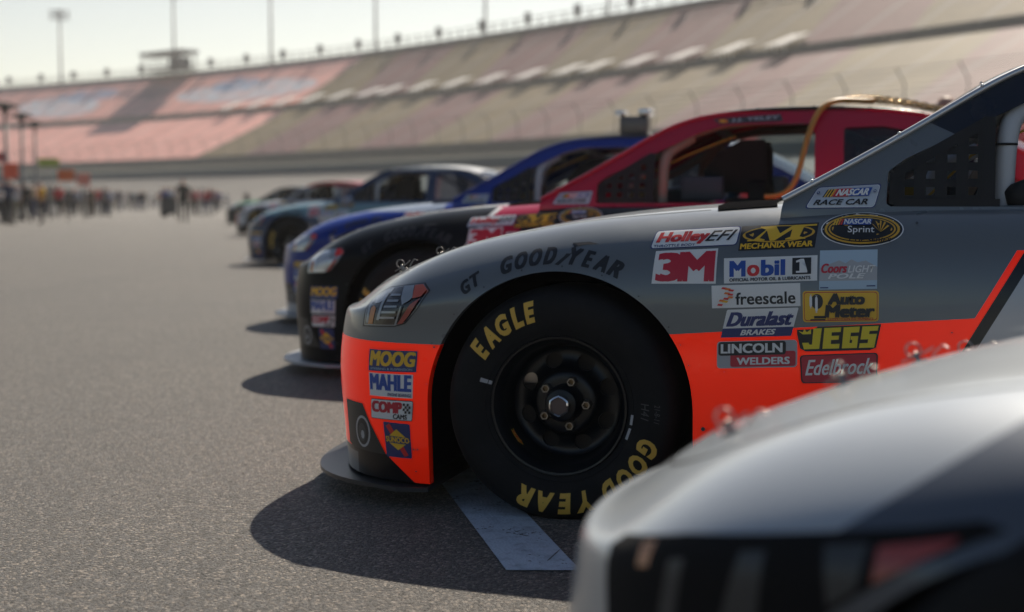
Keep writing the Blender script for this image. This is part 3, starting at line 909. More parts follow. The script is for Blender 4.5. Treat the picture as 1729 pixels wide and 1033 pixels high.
# small arrow sticker inside the rim
_ae = Art((.05, .022)); _ae.poly([(0, .15), (.7, .15), (.7, 0), (1, .5), (.7, 1), (.7, .85), (0, .85), (.12, .5)], YEL).poly([(.08, .25), (.74, .25), (.74, .2), (.92, .5), (.74, .8), (.74, .75), (.08, .75), (.17, .5)], BRED).text("AERO", .2, .3, .78, .72, YEL, .06)
def barrel_map(a, b, d):
    t = R(207) + (a) * R(20); y = .022 + (1 - b) * .026; r = .179 - (y - .03) * .09 - .001 - d
    return Vector((r * math.cos(t), y, r * math.sin(t)))
_o = _ae.build("rim_sticker", barrel_map, None); me_stick = _o.data; bpy.data.objects.remove(_o)

def add_wheel(car, x, far=False, name="wheel", y=.945, spin=0.0):
    w = link(bpy.data.objects.new(name, me_rim), car)
    w.location = (x - .006, y if far else -y, T_R - .007); w.scale = (1.02, 1.0, 1.02); w.rotation_euler = (0, spin, math.pi if far else 0)
    for nm, me in (("tyre", me_tyre), ("hub", me_hub), ("brake", me_brake), ("lettering", me_let)): link(bpy.data.objects.new(nm, me), w)
    if not far:
        link(bpy.data.objects.new("rim_sticker", me_stick), w)
        for k in range(5):
            t = R(70) + k * 2 * math.pi / 5
            o = link(bpy.data.objects.new("lug_nut", me_nut), w); o.location = (.070 * math.cos(t), 0, .070 * math.sin(t)); 
    return w

# ---- printed decals on the near side (shared by every car)
DEC = {}
def decal(key, q, fn, trees=None):
    art = Art(qsize(q), .028); fn(art)
    o = art.build("decal", quad_map(*q, trees), None); DEC[key] = o.data; bpy.data.objects.remove(o)

def d_holley(A):
    A.rrect(0, 0, 1, 1, NAVY, .16).rrect(.012, .04, .988, .96, WHITE, .15)
    A.text("THROTTLE BODY", .04, .07, .52, .20, NAVY, .03).text("Holley", .05, .16, .66, .86, BRED, .075, .12).text("EFI", .62, .27, .97, .80, BLACK, .02, .45)
decal("holley", [(1.1992, .8753), (1.4532, .8913), (1.4459, .8367), (1.1886, .8225)], d_holley)
def d_mech(A):
    A.rect(0, 0, 1, 1, BLACK).ell(.5, .62, .47, .34, GOLD).ell(.5, .62, .435, .29, BLACK)
    A.poly([(.10, .40), (.18, .40), (.33, .80), (.25, .88), (.25, .93), (.45, .93), (.52, .62), (.68, .93), (.98, .93), (.98, .86), (.82, .86), (.78, .46), (.86, .40), (.86, .36), (.60, .36), (.60, .40), (.66, .46), (.67, .76), (.46, .34), (.40, .34), (.34, .76), (.26, .46), (.33, .40), (.33, .36), (.10, .36)], YEL)
    A.text("MECHANIX WEAR", .02, .04, .97, .27, YEL, .06)
decal("mechanix", [(1.4548, .8902), (1.6767, .903), (1.6691, .8324), (1.4514, .8207)], d_mech)
def d_sprint(A):
    A.ell(.5, .5, .5, .5, WHITE).ell(.5, .5, .485, .475, BLACK).ell(.5, .5, .455, .425, GOLD).ell(.5, .5, .425, .375, BLACK).ell(.5, .5, .405, .345, GOLD).ell(.5, .5, .385, .315, BLACK)
    for k, c in enumerate((YEL, YEL, ORNG, BRED)): A.poly([(.145 + k * .03, .60), (.165 + k * .03, .60), (.19 + k * .03, .77), (.17 + k * .03, .77)], c)
    A.poly([(.265, .60), (.60, .60), (.625, .77), (.29, .77)], BLUE)
    A.text("NASCAR", .28, .62, .61, .76, WHITE, .05, .15).text("Sprint", .33, .32, .65, .56, WHITE, .01)
    for k in range(5):
        t = R(35 + k * 26); A.poly([(.72, .38), (.72 + .12 * math.cos(t) + .01, .38 + .36 * math.sin(t) * .85), (.72 + .12 * math.cos(t) - .012, .38 + .36 * math.sin(t) * .85 + .03)], GOLD)
    A.text("CUP SERIES", .35, .10, .85, .21, BLACK, .05, .12)
decal("sprint", [(1.6825, .9319), (1.9137, .9325), (1.9156, .8372), (1.684, .8351)], d_sprint)
decal("threem", [(1.209, .8172), (1.3925, .8271), (1.3908, .7259), (1.2023, .7229)], lambda A: A.rect(0, 0, 1, 1, WHITE).text("3", .05, .07, .45, .93, RED, .085).text("M", .40, .07, .97, .93, RED, .095))
def d_mobil(A):
    A.rect(0, 0, 1, 1, WHITE).text("M", .06, .25, .235, .88, BLUE, .07).text("o", .25, .25, .385, .70, BRED, .07).text("bil", .40, .25, .66, .88, BLUE, .07)
    A.rect(.735, .27, .935, .92, BLACK).poly([(.775, .33), (.895, .33), (.895, .40), (.858, .40), (.858, .87), (.825, .87), (.775, .80), (.775, .73), (.812, .75), (.812, .40), (.775, .40)], WHITE).text("OFFICIAL MOTOR OIL & LUBRICANTS", .06, .06, .93, .19, BLACK, .045)
decal("mobil", [(1.4117, .7989), (1.6782, .8108), (1.6793, .7393), (1.4148, .7268)], d_mobil)
def d_coors(A):
    A.rect(0, 0, 1, 1, SKYB).poly([(0, .55), (.2, .66), (.34, .74), (.45, .66), (.55, .76), (.66, .68), (.8, .72), (1, .56), (1, 0), (0, 0)], GREYV)
    A.rect(0, 0, 1, .22, SKYB)
    A.text("Coors", .03, .42, .48, .66, RED, .05, .25).text("LIGHT", .49, .42, .97, .60, WHITE, .03, .25).text("POLE", .15, .27, .80, .40, WHITE, .06, .25).rect(.02, .03, .16, .06, NAVY).rect(.82, .06, .97, .09, NAVY)
decal("coors", [(1.6847, .8241), (1.8444, .8288), (1.8455, .7188), (1.6853, .7135)], d_coors)
def d_free(A):
    A.rect(0, 0, 1, 1, WHITE).text("freescale", .27, .12, .945, .66, BLACK, .03)
    for (a, b, c) in ((.11, .84, BRED), (.15, .80, ORNG), (.19, .74, BRED), (.14, .62, ORNG), (.18, .56, BRED), (.18, .44, ORNG), (.13, .38, BRED), (.08, .30, ORNG), (.12, .26, YEL), (.06, .12, BRED)):
        A.poly([(a, b), (a + .055, b - .03), (a + .07, b + .05), (a + .015, b + .08)], c)
decal("freescale", [(1.3788, .7199), (1.632, .7318), (1.6343, .6659), (1.3817, .6544)], d_free)
def d_auto(A):
    A.rrect(0, 0, 1, 1, YEL, .1).rrect(.018, .035, .982, .965, RED, .09).rrect(.026, .06, .974, .94, YEL, .08)
    A.ell(.19, .66, .08, .24, BLACK).rrect(.09, .45, .125, .88, WHITE, .1).rrect(.165, .30, .20, .85, WHITE, .1).rect(.15, .12, .31, .20, BLACK).rect(.10, .06, .30, .10, BLACK)
    A.text("Auto", .33, .55, .82, .92, BLACK, .09, .1).text("Meter", .29, .14, .95, .55, BLACK, .09, .1).text("COMPETITION INSTRUMENTS", .33, .065, .93, .13, RED, .03)
decal("auto", [(1.639, .709), (1.8507, .7137), (1.8519, .6269), (1.6421, .6195)], d_auto)
decal("duralast", [(1.4251, .6511), (1.6292, .6616), (1.6095, .5795), (1.4075, .5688)], lambda A: A.rrect(0, 0, 1, 1, WHITE, .05).rect(.0, 0, 1, .33, NAVY).text("Duralast", .04, .39, .96, .90, NAVY, .07, .15).text("BRAKES", .27, .07, .76, .27, WHITE, .06, .15))
def d_linc(A):
    A.rrect(0, 0, 1, 1, GREYV, .12).rrect(.02, .47, .86, .97, BLACK, .1).rrect(.17, .05, .98, .60, RED, .08).rrect(.02, .47, .86, .97, BLACK, .1)
    A.text("LINCOLN", .05, .55, .82, .90, WHITE, .06).text("WELDERS", .25, .12, .91, .39, WHITE, .06)
decal("lincoln", [(1.3969, .5578), (1.6267, .5695), (1.6279, .4902), (1.3978, .479)], d_linc)
def d_jegs(A):
    A.poly([(0, .72), (.0, .92), (.2, .92), (.25, 1), (1, 1), (.97, .10), (.9, .02), (.1, .02), (.03, .15)], BLACK)
    A.poly([(.02, .86), (.07, .80), (.09, .93), (.12, .80), (.17, .92), (.17, .72), (.07, .72)], LEMON)
    A.poly([(.20, .94), (.30, .94), (.27, .12), (.08, .12), (.06, .38), (.14, .38), (.15, .30), (.18, .30)], LEMON)
    A.poly([(.33, .94), (.53, .94), (.525, .76), (.42, .76), (.418, .62), (.51, .62), (.505, .46), (.415, .46), (.412, .30), (.52, .30), (.515, .12), (.31, .12)], LEMON)
    A.poly([(.56, .94), (.75, .94), (.745, .72), (.65, .72), (.64, .32), (.67, .32), (.67, .44), (.65, .44), (.65, .58), (.74, .58), (.735, .12), (.55, .12)], LEMON)
    A.poly([(.78, .94), (.97, .94), (.965, .76), (.87, .76), (.868, .64), (.96, .64), (.945, .12), (.76, .12), (.765, .30), (.86, .30), (.863, .44), (.77, .44)], LEMON)
decal("jegs", [(1.6246, .6036), (1.8596, .6195), (1.8521, .5444), (1.6283, .5325)], d_jegs)
decal("edel", [(1.6336, .5248), (1.8522, .5392), (1.8513, .4558), (1.6399, .443)], lambda A: A.rrect(0, 0, 1, 1, BLACK, .12).rrect(.02, .04, .98, .96, RED, .1).text("Edelbrock", .06, .28, .94, .82, WHITE, .02, .4))
def d_plate(A):
    A.rrect(0, 0, 1, 1, NAVY, .14).rrect(.015, .04, .985, .96, WHITE, .13).rrect(.024, .06, .976, .94, SILV, .12)
    for k, c in enumerate((BLACK, YEL, BLACK, YEL, BLACK, YEL, ORNG)): A.poly([(.17 + k * .022, .50), (.188 + k * .022, .50), (.203 + k * .022, .84), (.185 + k * .022, .84)], c)
    A.poly([(.325, .50), (.60, .50), (.62, .84), (.34, .84)], RED).poly([(.55, .50), (.86, .50), (.875, .84), (.57, .84)], BLUE)
    A.text("NASCAR", .36, .53, .84, .81, WHITE, .06, .15).text("RACE CAR", .10, .14, .88, .38, BLACK, .05, .1)
    A.ell(.08, .68, .022, .06, NAVY, 12).ell(.08, .68, .012, .033, SILV, 12).ell(.93, .68, .022, .06, NAVY, 12).ell(.93, .68, .012, .033, SILV, 12)
decal("plate", [(1.668, 1.0060), (1.8500, 1.0165), (1.8314, .9451), (1.6300, .9434)], d_plate, (BVH_C,))
decal("moog", [(.282, .4971), (.467, .5007), (.4626, .4339), (.2781, .4268)], lambda A: A.rect(0, 0, 1, 1, NAVY).text("MOOG", .03, .24, .97, .94, YEL, .065, .1).text("STEERING & SUSPENSION", .06, .07, .92, .17, SKYB, .02))
decal("mahle", [(.2812, .422), (.4513, .4261), (.4493, .3511), (.2847, .3487)], lambda A: A.rect(0, 0, 1, 1, WHITE).text("MAHLE", .02, .27, .97, .97, BLUE, .065).text("ENGINE BEARINGS", .45, .05, .97, .18, NAVY, .02))
def d_comp(A):
    A.rrect(0, 0, 1, 1, BLACK, .1).rrect(.015, .04, .985, .96, WHITE, .08).text("COMP", .03, .34, .76, .90, RED, .09).text("CAMS", .56, .08, .88, .32, BLACK, .05)
    for i in range(4):
        for j in range(4):
            if (i + j) % 2: A.rect(.78 + i * .045, .38 + j * .12, .825 + i * .045, .50 + j * .12, BLACK)
decal("comp", [(.2888, .3403), (.4525, .3441), (.4472, .2781), (.287, .2751)], d_comp)
def d_sun(A):
    A.rrect(0, 0, 1, 1, NAVY, .06).poly([(.10, .88), (.25, .97), (.88, .10), (.72, .04)], BRED).poly([(.5, .82), (.98, .5), (.5, .22), (.04, .5)], YEL).poly([(.06, .42), (.94, .40), (.96, .60), (.05, .62)], NAVY).text("SUNOCO", .07, .44, .95, .60, YEL, .05)
decal("sunoco", [(.3367, .2703), (.4373, .2694), (.4424, .1582), (.347, .1578)], d_sun)

# GOODYEAR over the front arch, letter by letter
def fender_text(s, t0, t1, r0, h, m):
    bm = bmesh.new(); n = len(s); mats = [m]
    ws = [{'E': .8, 'Y': .95}.get(c, 1.0) for c in s]; tot = sum(ws); pos = 0
    for c, w in zip(s, ws):
        a0 = t0 + (t1 - t0) * (pos + .05 * w) / tot; a1 = t0 + (t1 - t0) * (pos + .95 * w) / tot; pos += w
        art = Art((abs(a1 - a0) * r0, h), .02); art.text(c, 0, 0, 1, 1, m, .07, .3)
        o = art.build("p", lambda a, b, d: surf(A_X + (r0 + h * b) * math.cos(a0 + (a1 - a0) * a), A_Z + (r0 + h * b) * math.sin(a0 + (a1 - a0) * a), d), None)
        bm.from_mesh(o.data); me = o.data; bpy.data.objects.remove(o); bpy.data.meshes.remove(me)
    return bm
_b0 = fender_text("GT", R(131), R(121.5), .445, .040, DGREY)
_b = fender_text("GOOD", R(114), R(91), .436, .050, BLACK); _b2 = fender_text("YEAR", R(86.5), R(64.5), .436, .050, BLACK)
_m = bpy.data.meshes.new("t"); _b2.to_mesh(_m); _b2.free(); _b.from_mesh(_m); bpy.data.meshes.remove(_m)
def foot(pts):
    a = Art((.2, .08), .02); a.poly(pts, BLACK); return a.build("p", lambda x, z, d: surf(x, z, d), None)
for pts in ([(.903, .775), (.915, .772), (.945, .80), (.965, .832), (.95, .838), (.93, .80)], [(.945, .838), (1.00, .842), (1.03, .836), (.99, .834), (.965, .828)]):
    o = foot(pts); _b.from_mesh(o.data); me = o.data; bpy.data.objects.remove(o); bpy.data.meshes.remove(me)
_m = bpy.data.meshes.new("t"); _b0.to_mesh(_m); _b0.free(); _b.from_mesh(_m); bpy.data.meshes.remove(_m)
DEC["fender"] = to_mesh("fender_lettering", _b, 60); DEC["fender"].materials.append(BLACK)

# headlight artwork (race cars carry printed lamps)
def hx(px, py):
    return (float(np.interp(px, [290, 310, 400, 500, 600, 700, 830, 890, 960], [.240, .252, .286, .332, .381, .4198, .462, .4796, .506])), .5676 + (860 - py) * .000330 + (px - 310) * .000016)
L_GREY = mat("lamp_silver", (.24, .26, .28), .15, .3, .5, .8); L_PALE = mat("lamp_pale", (.32, .345, .37), .15, .3, .5, .8); L_DARK = mat("lamp_dark", (.008, .008, .01), .12, 0, .5, .8); L_CHROME = mat("lamp_chrome", (.70, .72, .74), .2, .6, .5, .8); L_DIM = mat("lamp_dim", (.035, .04, .046), .3)
for _m in (AMBER, LRED, LORG): _m.node_tree.nodes["Principled BSDF"].inputs["Coat Weight"].default_value = .8
def make_head(light):
    A = Art((1, 1), .018)
    P = lambda pts, m: A.poly([hx(*p) for p in pts], m)
    out = [(302, 868), (322, 612), (395, 552), (498, 496), (700, 466), (893, 452), (960, 522), (836, 700), (706, 830), (604, 862)]
    P(out, BLACK)
    cx = sum(p[0] for p in out) / 10; cy = sum(p[1] for p in out) / 10
    P([(cx + (p[0] - cx) * .955, cy + (p[1] - cy) * .945) for p in out], L_GREY)
    P([(cx + (p[0] - cx) * .925, cy + (p[1] - cy) * .905) for p in out], L_DARK if not light else L_CHROME)
    P([(395, 600), (500, 520), (560, 505), (520, 600), (470, 640), (420, 650)], L_GREY)
    P([(345, 800), (368, 640), (392, 640), (372, 830), (350, 835)], L_GREY)
    P([(372, 838), (398, 690), (420, 668), (445, 690), (420, 838)], AMBER)
    P([(455, 800), (510, 560), (535, 545), (500, 700), (480, 800)], L_PALE)
    for k in range(5):
        y0 = 560 + k * 52; x0 = 560 - k * 18
        P([(x0, y0), (652 - k * 10, y0 - 4), (648 - k * 10, y0 + 14), (x0 - 5, y0 + 20)], L_PALE)
    P([(668, 490), (782, 486), (790, 590), (740, 625), (682, 652), (668, 600)], L_PALE)
    P([(792, 486), (888, 476), (936, 524), (890, 582), (792, 600)], LORG if not light else BRED)
    P([(640, 835), (770, 650), (885, 592), (760, 745), (690, 828)], LRED)
    P([(610, 850), (668, 670), (682, 660), (630, 845)], L_GREY)
    o = A.build("headlight", lambda x, z, d: surf(x, z, d), None); me = o.data; bpy.data.objects.remove(o); return me
DEC["head"] = make_head(False); DEC["head_pale"] = make_head(True)
# the silver car's long swept lamp sweeps back along its nose
def make_swept():
    A = Art((1, 1), .02)
    A.poly([(.259, .626), (.278, .642), (.39, .673), (.572, .710), (.659, .728), (.717, .743), (.742, .738), (.66, .692), (.60, .645), (.52, .575), (.45, .51), (.36, .485), (.282, .477)], MATTE)
    A.poly([(.324, .648), (.346, .655), (.341, .625), (.324, .62)], AMBER)
    A.poly([(.374, .641), (.396, .648), (.380, .523), (.353, .508)], L_DIM)
    A.poly([(.469, .671), (.500, .678), (.488, .56), (.435, .54)], L_DIM)
    A.poly([(.565, .695), (.612, .705), (.602, .655), (.572, .630)], L_DIM)
    A.poly([(.622, .703), (.700, .724), (.695, .716), (.618, .664)], LRED)
    o = A.build("headlight", lambda x, z, d: surf(x, z, d), None); me = o.data; bpy.data.objects.remove(o); return me
DEC["head_swept"] = make_swept()
# brake duct low on the corner of the nose
_A = Art((1, 1), .018)
_A.poly([(.150, .318), (.2486, .318), (.275, .270), (.3455, .163), (.19, .163), (.155, .17)], BLACK)
def _ring(cx, cz, rx, rz, m): _A.poly([(cx + rx * math.cos(t) , cz + rz * math.sin(t)) for t in np.linspace(0, 2 * math.pi, 25)[:-1]], m)
_ring(.245, .225, .036, .052, GREYV); _ring(.245, .225, .029, .044, BLACK); _ring(.243, .222, .018, .030, DGREY); _ring(.246, .215, .008, .014, GREYV)
_o = _A.build("brake_duct", lambda x, z, d: surf(x, z, d), None); DEC["duct"] = _o.data; bpy.data.objects.remove(_o)

# edge of the nose splitter seen lit from above, side number panels
def number_art(txt, m1, m2, x0, x1, z0, z1):
    A = Art((x1 - x0, z1 - z0), .05); A.text(txt, 0, 0, 1, 1, m1, .06, .15).text(txt, .015, .02, .985, .98, m2, .03, .15)
    o = A.build("door_number", quad_map((x0, z1), (x1, z1), (x1, z0), (x0, z0)), None); me = o.data; bpy.data.objects.remove(o); return me

# small fasteners on the skin, and the name strip over the crimson car's window
_A = Art((1, 1), .05)
for (x, z, r) in ((.522, .515, .004), (.449, .19, .004), (.462, .19, .004), (.455, .12, .004), (1.36, .30, .007), (1.29, .545, .003), (2.05, .60, .003), (1.42, .47, .0025), (.50, .40, .003), (1.95, .90, .004), (1.35, .12, .006)):
    _A.ell(x, z, r, r, DGREY, 10)
for t in range(9):
    a = R(20 + t * 17); _A.ell(A_X + .427 * math.cos(a), A_Z + .427 * math.sin(a), .0026, .0026, DGREY, 8)
_o = _A.build("fastener", lambda x, z, d: surf(x, z, d), None); DEC["rivets"] = _o.data; bpy.data.objects.remove(_o)
def d_name(A):
    A.poly([(.04, 0), (1, 0), (.96, 1), (0, 1)], DGREY).ell(.13, .5, .07, .34, ORNG).ell(.12, .5, .035, .2, YEL).text("J.J. YELEY", .24, .16, .95, .84, GREYV, .06, .15)
decal("name", [(2.44, 1.386), (2.80, 1.408), (2.80, 1.370), (2.46, 1.358)], d_name, (BVH_C,))
ALL_DEC = ["holley", "mechanix", "sprint", "threem", "mobil", "coors", "freescale", "auto", "duralast", "lincoln", "jegs", "edel", "plate", "moog", "mahle", "comp", "sunoco"]
PIN_POS = [(.255, -.55), (.270, -.18), (.270, .18), (.255, .55)]

def stock_car(loc, rz, label, body_m, cabin_m, split_m, tube_m, decals, head, pale_pins=True, group="stock cars parked along the row", spin=0.0, near_detail=True, strip_m=None):
    car = empty("stock_car", loc, rz); tag(car, label, "race car", group)
    def part(nm, me, m=None):
        o = link(bpy.data.objects.new(nm, me), car)
        if m is not None:
            if not me.materials: me.materials.append(None)
            o.material_slots[0].link = 'OBJECT'; o.material_slots[0].material = m
        return o
    part("body", me_body, body_m); part("cabin_shell", me_cabin, cabin_m); part("windscreen_strip", me_strip, strip_m or cabin_m)
    for q in me_qw: part("quarter_window", q, SMOKE)
    part("hood_seam", me_seam); part("side_window", me_sw, SIDEG); part("cabin_fittings", me_fit)
    part("windscreen", me_fs, GLASS); part("rear_window", me_rs, GLASS)
    part("chassis", me_chassis, MATTE); part("splitter", me_split, split_m); part("spoiler", me_spoil, MATTE)
    part("cowl_grille", me_cowl)
    part("roll_cage", me_cage, tube_m); part("window_net", me_net); part("seat", me_seat); part("dashboard", me_dash); part("steering_wheel", me_steer)
    part("cabin_floor", me_floor); part("rear_bulkhead", me_bulk)
    add_wheel(car, A_X + .012, spin=spin); add_wheel(car, A_X + WB - .02, spin=1.0 + spin); add_wheel(car, A_X + .012, True); add_wheel(car, A_X + WB - .02, True)
    for d in decals: part("sponsor_decal", DEC[d])
    part("fastener", DEC["rivets"]); part("headlight", DEC[head]); part("brake_duct", DEC["duct"]); near_detail and part("tyre_maker_lettering", DEC["fender"])
    for (x, y) in PIN_POS:
        h = BVH_B.ray_cast(Vector((x + .02, y, 2)), Vector((0, 0, -1)))
        o = part("hood_pin", me_pin); o.scale = (.85, .85, .85); o.location = h[0]; q = h[1] if h[1].z > 0 else -h[1]
        o.rotation_euler = (0, -math.atan2(q.x, q.z) * -1, 0)
    return car

CAR_RZ = R(-16)
CAR_O = Vector((-.4801, 5.4345, 0))
def at(k, dx=0.0): return CAR_O + SHIFT * k + Vector((math.cos(CAR_RZ), math.sin(CAR_RZ), 0)) * dx

FL = (.95, .035, .002, 1)
FLX = (1.0, .008, 0, 1)
p_grey = paint("paint_grey_orange", (.150, .168, .180), [
    ([(0, 0, -1, .522), (-1, 0, 0, .9)], FL, .5, FLX), ([(.0775, 0, -1, .477), (1, 0, 0, -.9)], FL, .5, FLX),
    ([(0, 0, -1, .165), (-1.0, 0, -1.25, .552)], (.006, .006, .008, 1), .25), ([(0, 0, -1, .15), (-1.0, 0, 0, .21)], (.16, .165, .17, 1)),
    ([(1, 0, -.57, -1.745)], FL, .5, FLX), ([(1, 0, -.57, -1.765)], (.012, .013, .015, 1)), ([(1, 0, -.57, -1.80)], (.45, .46, .48, 1)), ([(0, 0, 1, -.83), (1, 0, 0, -1.5)], (.150, .168, .180, 1))],
    rough=.30, metal=.25)
p_greyc = paint("paint_grey_cabin", (.150, .168, .180), [([(.5, 0, 1.0, -2.185)], (.010, .016, .028, 1))], rough=.28, metal=.2)
SILVER_SIDE_SHADE = ([(.82, 0, -1, .240), (1, 0, 0, -.5), (0, 1, 0, -.80)], (.085, .10, .125, 1), .6)  # darker zone paints in the shade where the fender turns to the side
p_silver = paint("paint_silver", (.40, .43, .455), [SILVER_SIDE_SHADE, ([(0, 0, -1, .30)], (.05, .05, .06, 1))], rough=.32, metal=.3)
p_silverc = paint("paint_silver_cabin", (.60, .63, .66), [], rough=.3, metal=.35)
p_red = paint("paint_black_red", (.006, .008, .010), [([(0, 0, -1, 3)], (.006, .008, .010, 1), .06), ([(1, 0, -.62, -.74)], (.70, .70, .70, 1)), ([(1, 0, -.62, -.77)], (.42, .008, .045, 1), .7), ([(1, 0, -.9, -.75)], (.012, .016, .018, 1)), ([(0, 0, 1, -.93), (1, 0, 0, -1.3)], (.42, .008, .045, 1)), ([(0, 0, 1, -.86), (0, -1, 0, .72), (-1, 0, 0, 1.35)], (.5, .5, .5, 1), .6)], spec=.08)
p_redc = paint("paint_red_cabin", (.42, .008, .045), [([(0, 0, 1, -1.425)], (.012, .016, .016, 1)), ([(0, -1, 0, .45)], (.012, .016, .016, 1))])
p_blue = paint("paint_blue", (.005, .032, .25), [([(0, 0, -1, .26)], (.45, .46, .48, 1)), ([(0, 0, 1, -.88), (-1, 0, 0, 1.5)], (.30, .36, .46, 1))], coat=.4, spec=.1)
p_bluec = paint("paint_blue_cabin", (.005, .036, .28), [([(0, 0, 1, -1.425)], (.02, .03, .06, 1)), ([(0, -1, 0, .40)], (.62, .64, .66, 1))])
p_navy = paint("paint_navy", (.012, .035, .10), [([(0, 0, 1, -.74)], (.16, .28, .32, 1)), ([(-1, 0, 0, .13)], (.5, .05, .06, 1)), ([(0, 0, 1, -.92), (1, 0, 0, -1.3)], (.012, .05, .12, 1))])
p_navyc = paint("paint_navy_cabin", (.012, .035, .09), [([(0, 0, 1, -1.40)], (.75, .74, .70, 1)), ([(0, -1, 0, .52), (1, 0, 0, -2.3)], (.75, .74, .70, 1))])
p_white = paint("paint_white_red", (.55, .55, .57), [([(-1, 0, 0, .25)], (.5, .03, .04, 1)), ([(0, 0, -1, .3)], (.02, .02, .02, 1))])
p_whitec = paint("paint_redroof_cabin", (.25, .26, .28), [([(0, 0, 1, -1.30)], (.42, .03, .03, 1))])
p_green = paint("paint_black_green", (.02, .025, .03), [([(0, 0, 1, -.62)], (.55, .60, .58, 1)), ([(0, 0, 1, -.80)], (.15, .42, .22, 1))])
p_greenc = paint("paint_dark_cabin", (.02, .03, .05), [])
SPL = mat("splitter_sheet", (.035, .037, .04), .3)
SPLW = mat("splitter_white", (.45, .46, .47), .4)

grey_car = stock_car(at(0), CAR_RZ, "dark grey stock car with fluorescent orange lower side, sharp and covered in sponsor decals", p_grey, p_greyc, SPL, TUBEG, ALL_DEC, "head", strip_m=STRIP)
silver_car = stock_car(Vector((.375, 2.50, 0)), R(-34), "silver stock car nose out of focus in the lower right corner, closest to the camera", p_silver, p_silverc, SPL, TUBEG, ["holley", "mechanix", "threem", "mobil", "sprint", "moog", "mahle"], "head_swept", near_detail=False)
for o in [q for w in silver_car.children for q in w.children if q.name.startswith("lettering")]: bpy.data.objects.remove(o)
silver_car.scale = (1, 1, .90)            # this make has a lower nose; its wheels stay round
for o in silver_car.children:
    if o.name.startswith("wheel"): o.scale = (1.02, 1, 1.02 / .90); o.location.z = T_R / .90
red_car = stock_car(at(1, 0.0), CAR_RZ, "black nosed stock car with crimson cabin pillars and black roof behind the grey car", p_red, p_redc, SPLW, TUBET, ALL_DEC + ["name"], "head_pale", spin=-.85)
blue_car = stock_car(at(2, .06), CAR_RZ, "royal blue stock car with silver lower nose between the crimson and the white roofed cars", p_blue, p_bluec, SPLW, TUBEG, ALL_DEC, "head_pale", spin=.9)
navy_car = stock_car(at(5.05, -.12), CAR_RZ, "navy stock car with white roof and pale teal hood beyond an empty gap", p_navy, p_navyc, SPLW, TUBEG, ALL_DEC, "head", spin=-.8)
white_car = stock_car(Vector((-7.25, 38.6, 0)), CAR_RZ, "white and red nosed stock car with red roof beyond the navy one", p_white, p_whitec, SPL, TUBEG, ALL_DEC[:8], "head")
green_car = stock_car(Vector((-10.9, 55.5, 0)), CAR_RZ, "black stock car with green and white hood, farthest car of the row", p_green, p_greenc, SPL, TUBEG, [], "head")
# black foam pad on the cage bar in the grey car's window
bm = bmesh.new()
add_tube(bm, [(2.20, -.73, 1.0), (2.22, -.735, .985), (2.26, -.735, .975), (2.32, -.73, .972), (2.40, -.72, .975), (2.46, -.71, .98)], [.018, .045, .062, .066, .060, .030], 16)
bm_obj("roll_bar_pad", bm, STRAP, grey_car)
bm = bmesh.new()
for z in (1.13,): add_tube(bm, [(2.19 + .034 * math.cos(t), -.70 + .034 * math.sin(t), z) for t in np.linspace(0, 6.28, 17)[:-1]], .004, 6, closed=True)
bm_obj("cable_tie", bm, STRAP, grey_car)
# ------------------------------------------------------------------ grandstand, banked track, wall and fence
TOPS = [(-250, 428), (-185, 385), (-123, 343), (-69, 302), (-26.5, 260), (3.3, 223), (28.6, 188), (53, 148), (78, 104), (100, 58), (118, 10)]
_tp = np.array(TOPS, float)
_tt = np.concatenate([[0], np.cumsum(np.linalg.norm(np.diff(_tp, axis=0), axis=1))])
NS = 190
_su = np.linspace(0, _tt[-1], NS)
_cp = spline(_tt, _tp, _su)
_tan = np.gradient(_cp, axis=0); _tan /= np.linalg.norm(_tan, axis=1)[:, None]
_nrm = np.stack([_tan[:, 1], -_tan[:, 0]], 1)          # towards the track
if _nrm[NS // 2, 0] > 0: _nrm = -_nrm
def stand_pt(i, off, z): return (_cp[i, 0] + _nrm[i, 0] * off, _cp[i, 1] + _nrm[i, 1] * off, z)

def sweep(name, prof, m, parent=None, closed=False, i0=0, i1=NS, smooth=False):
    """profile of (offset towards the track, z) swept along the curve of the stand, with a UV of (metres along, share of the profile)"""
    bm = bmesh.new(); uv = bm.loops.layers.uv.new("along"); n = len(prof); rows = []
    for i in range(i0, i1): rows.append([bm.verts.new(stand_pt(i, o, z)) for (o, z) in prof])
    for a in range(len(rows) - 1):
        for j in range(n if closed else n - 1):
            k = (j + 1) % n
            f = bm.faces.new((rows[a][j], rows[a + 1][j], rows[a + 1][k], rows[a][k]))
            for l, (ii, jj) in zip(f.loops, ((a, j), (a + 1, j), (a + 1, j + 1), (a, j + 1))):
                l[uv].uv = (_su[i0 + ii] / 100.0, jj / (n - 1))
    bmesh.ops.recalc_face_normals(bm, faces=bm.faces)
    return bm_obj(name, bm, m, parent, smooth)

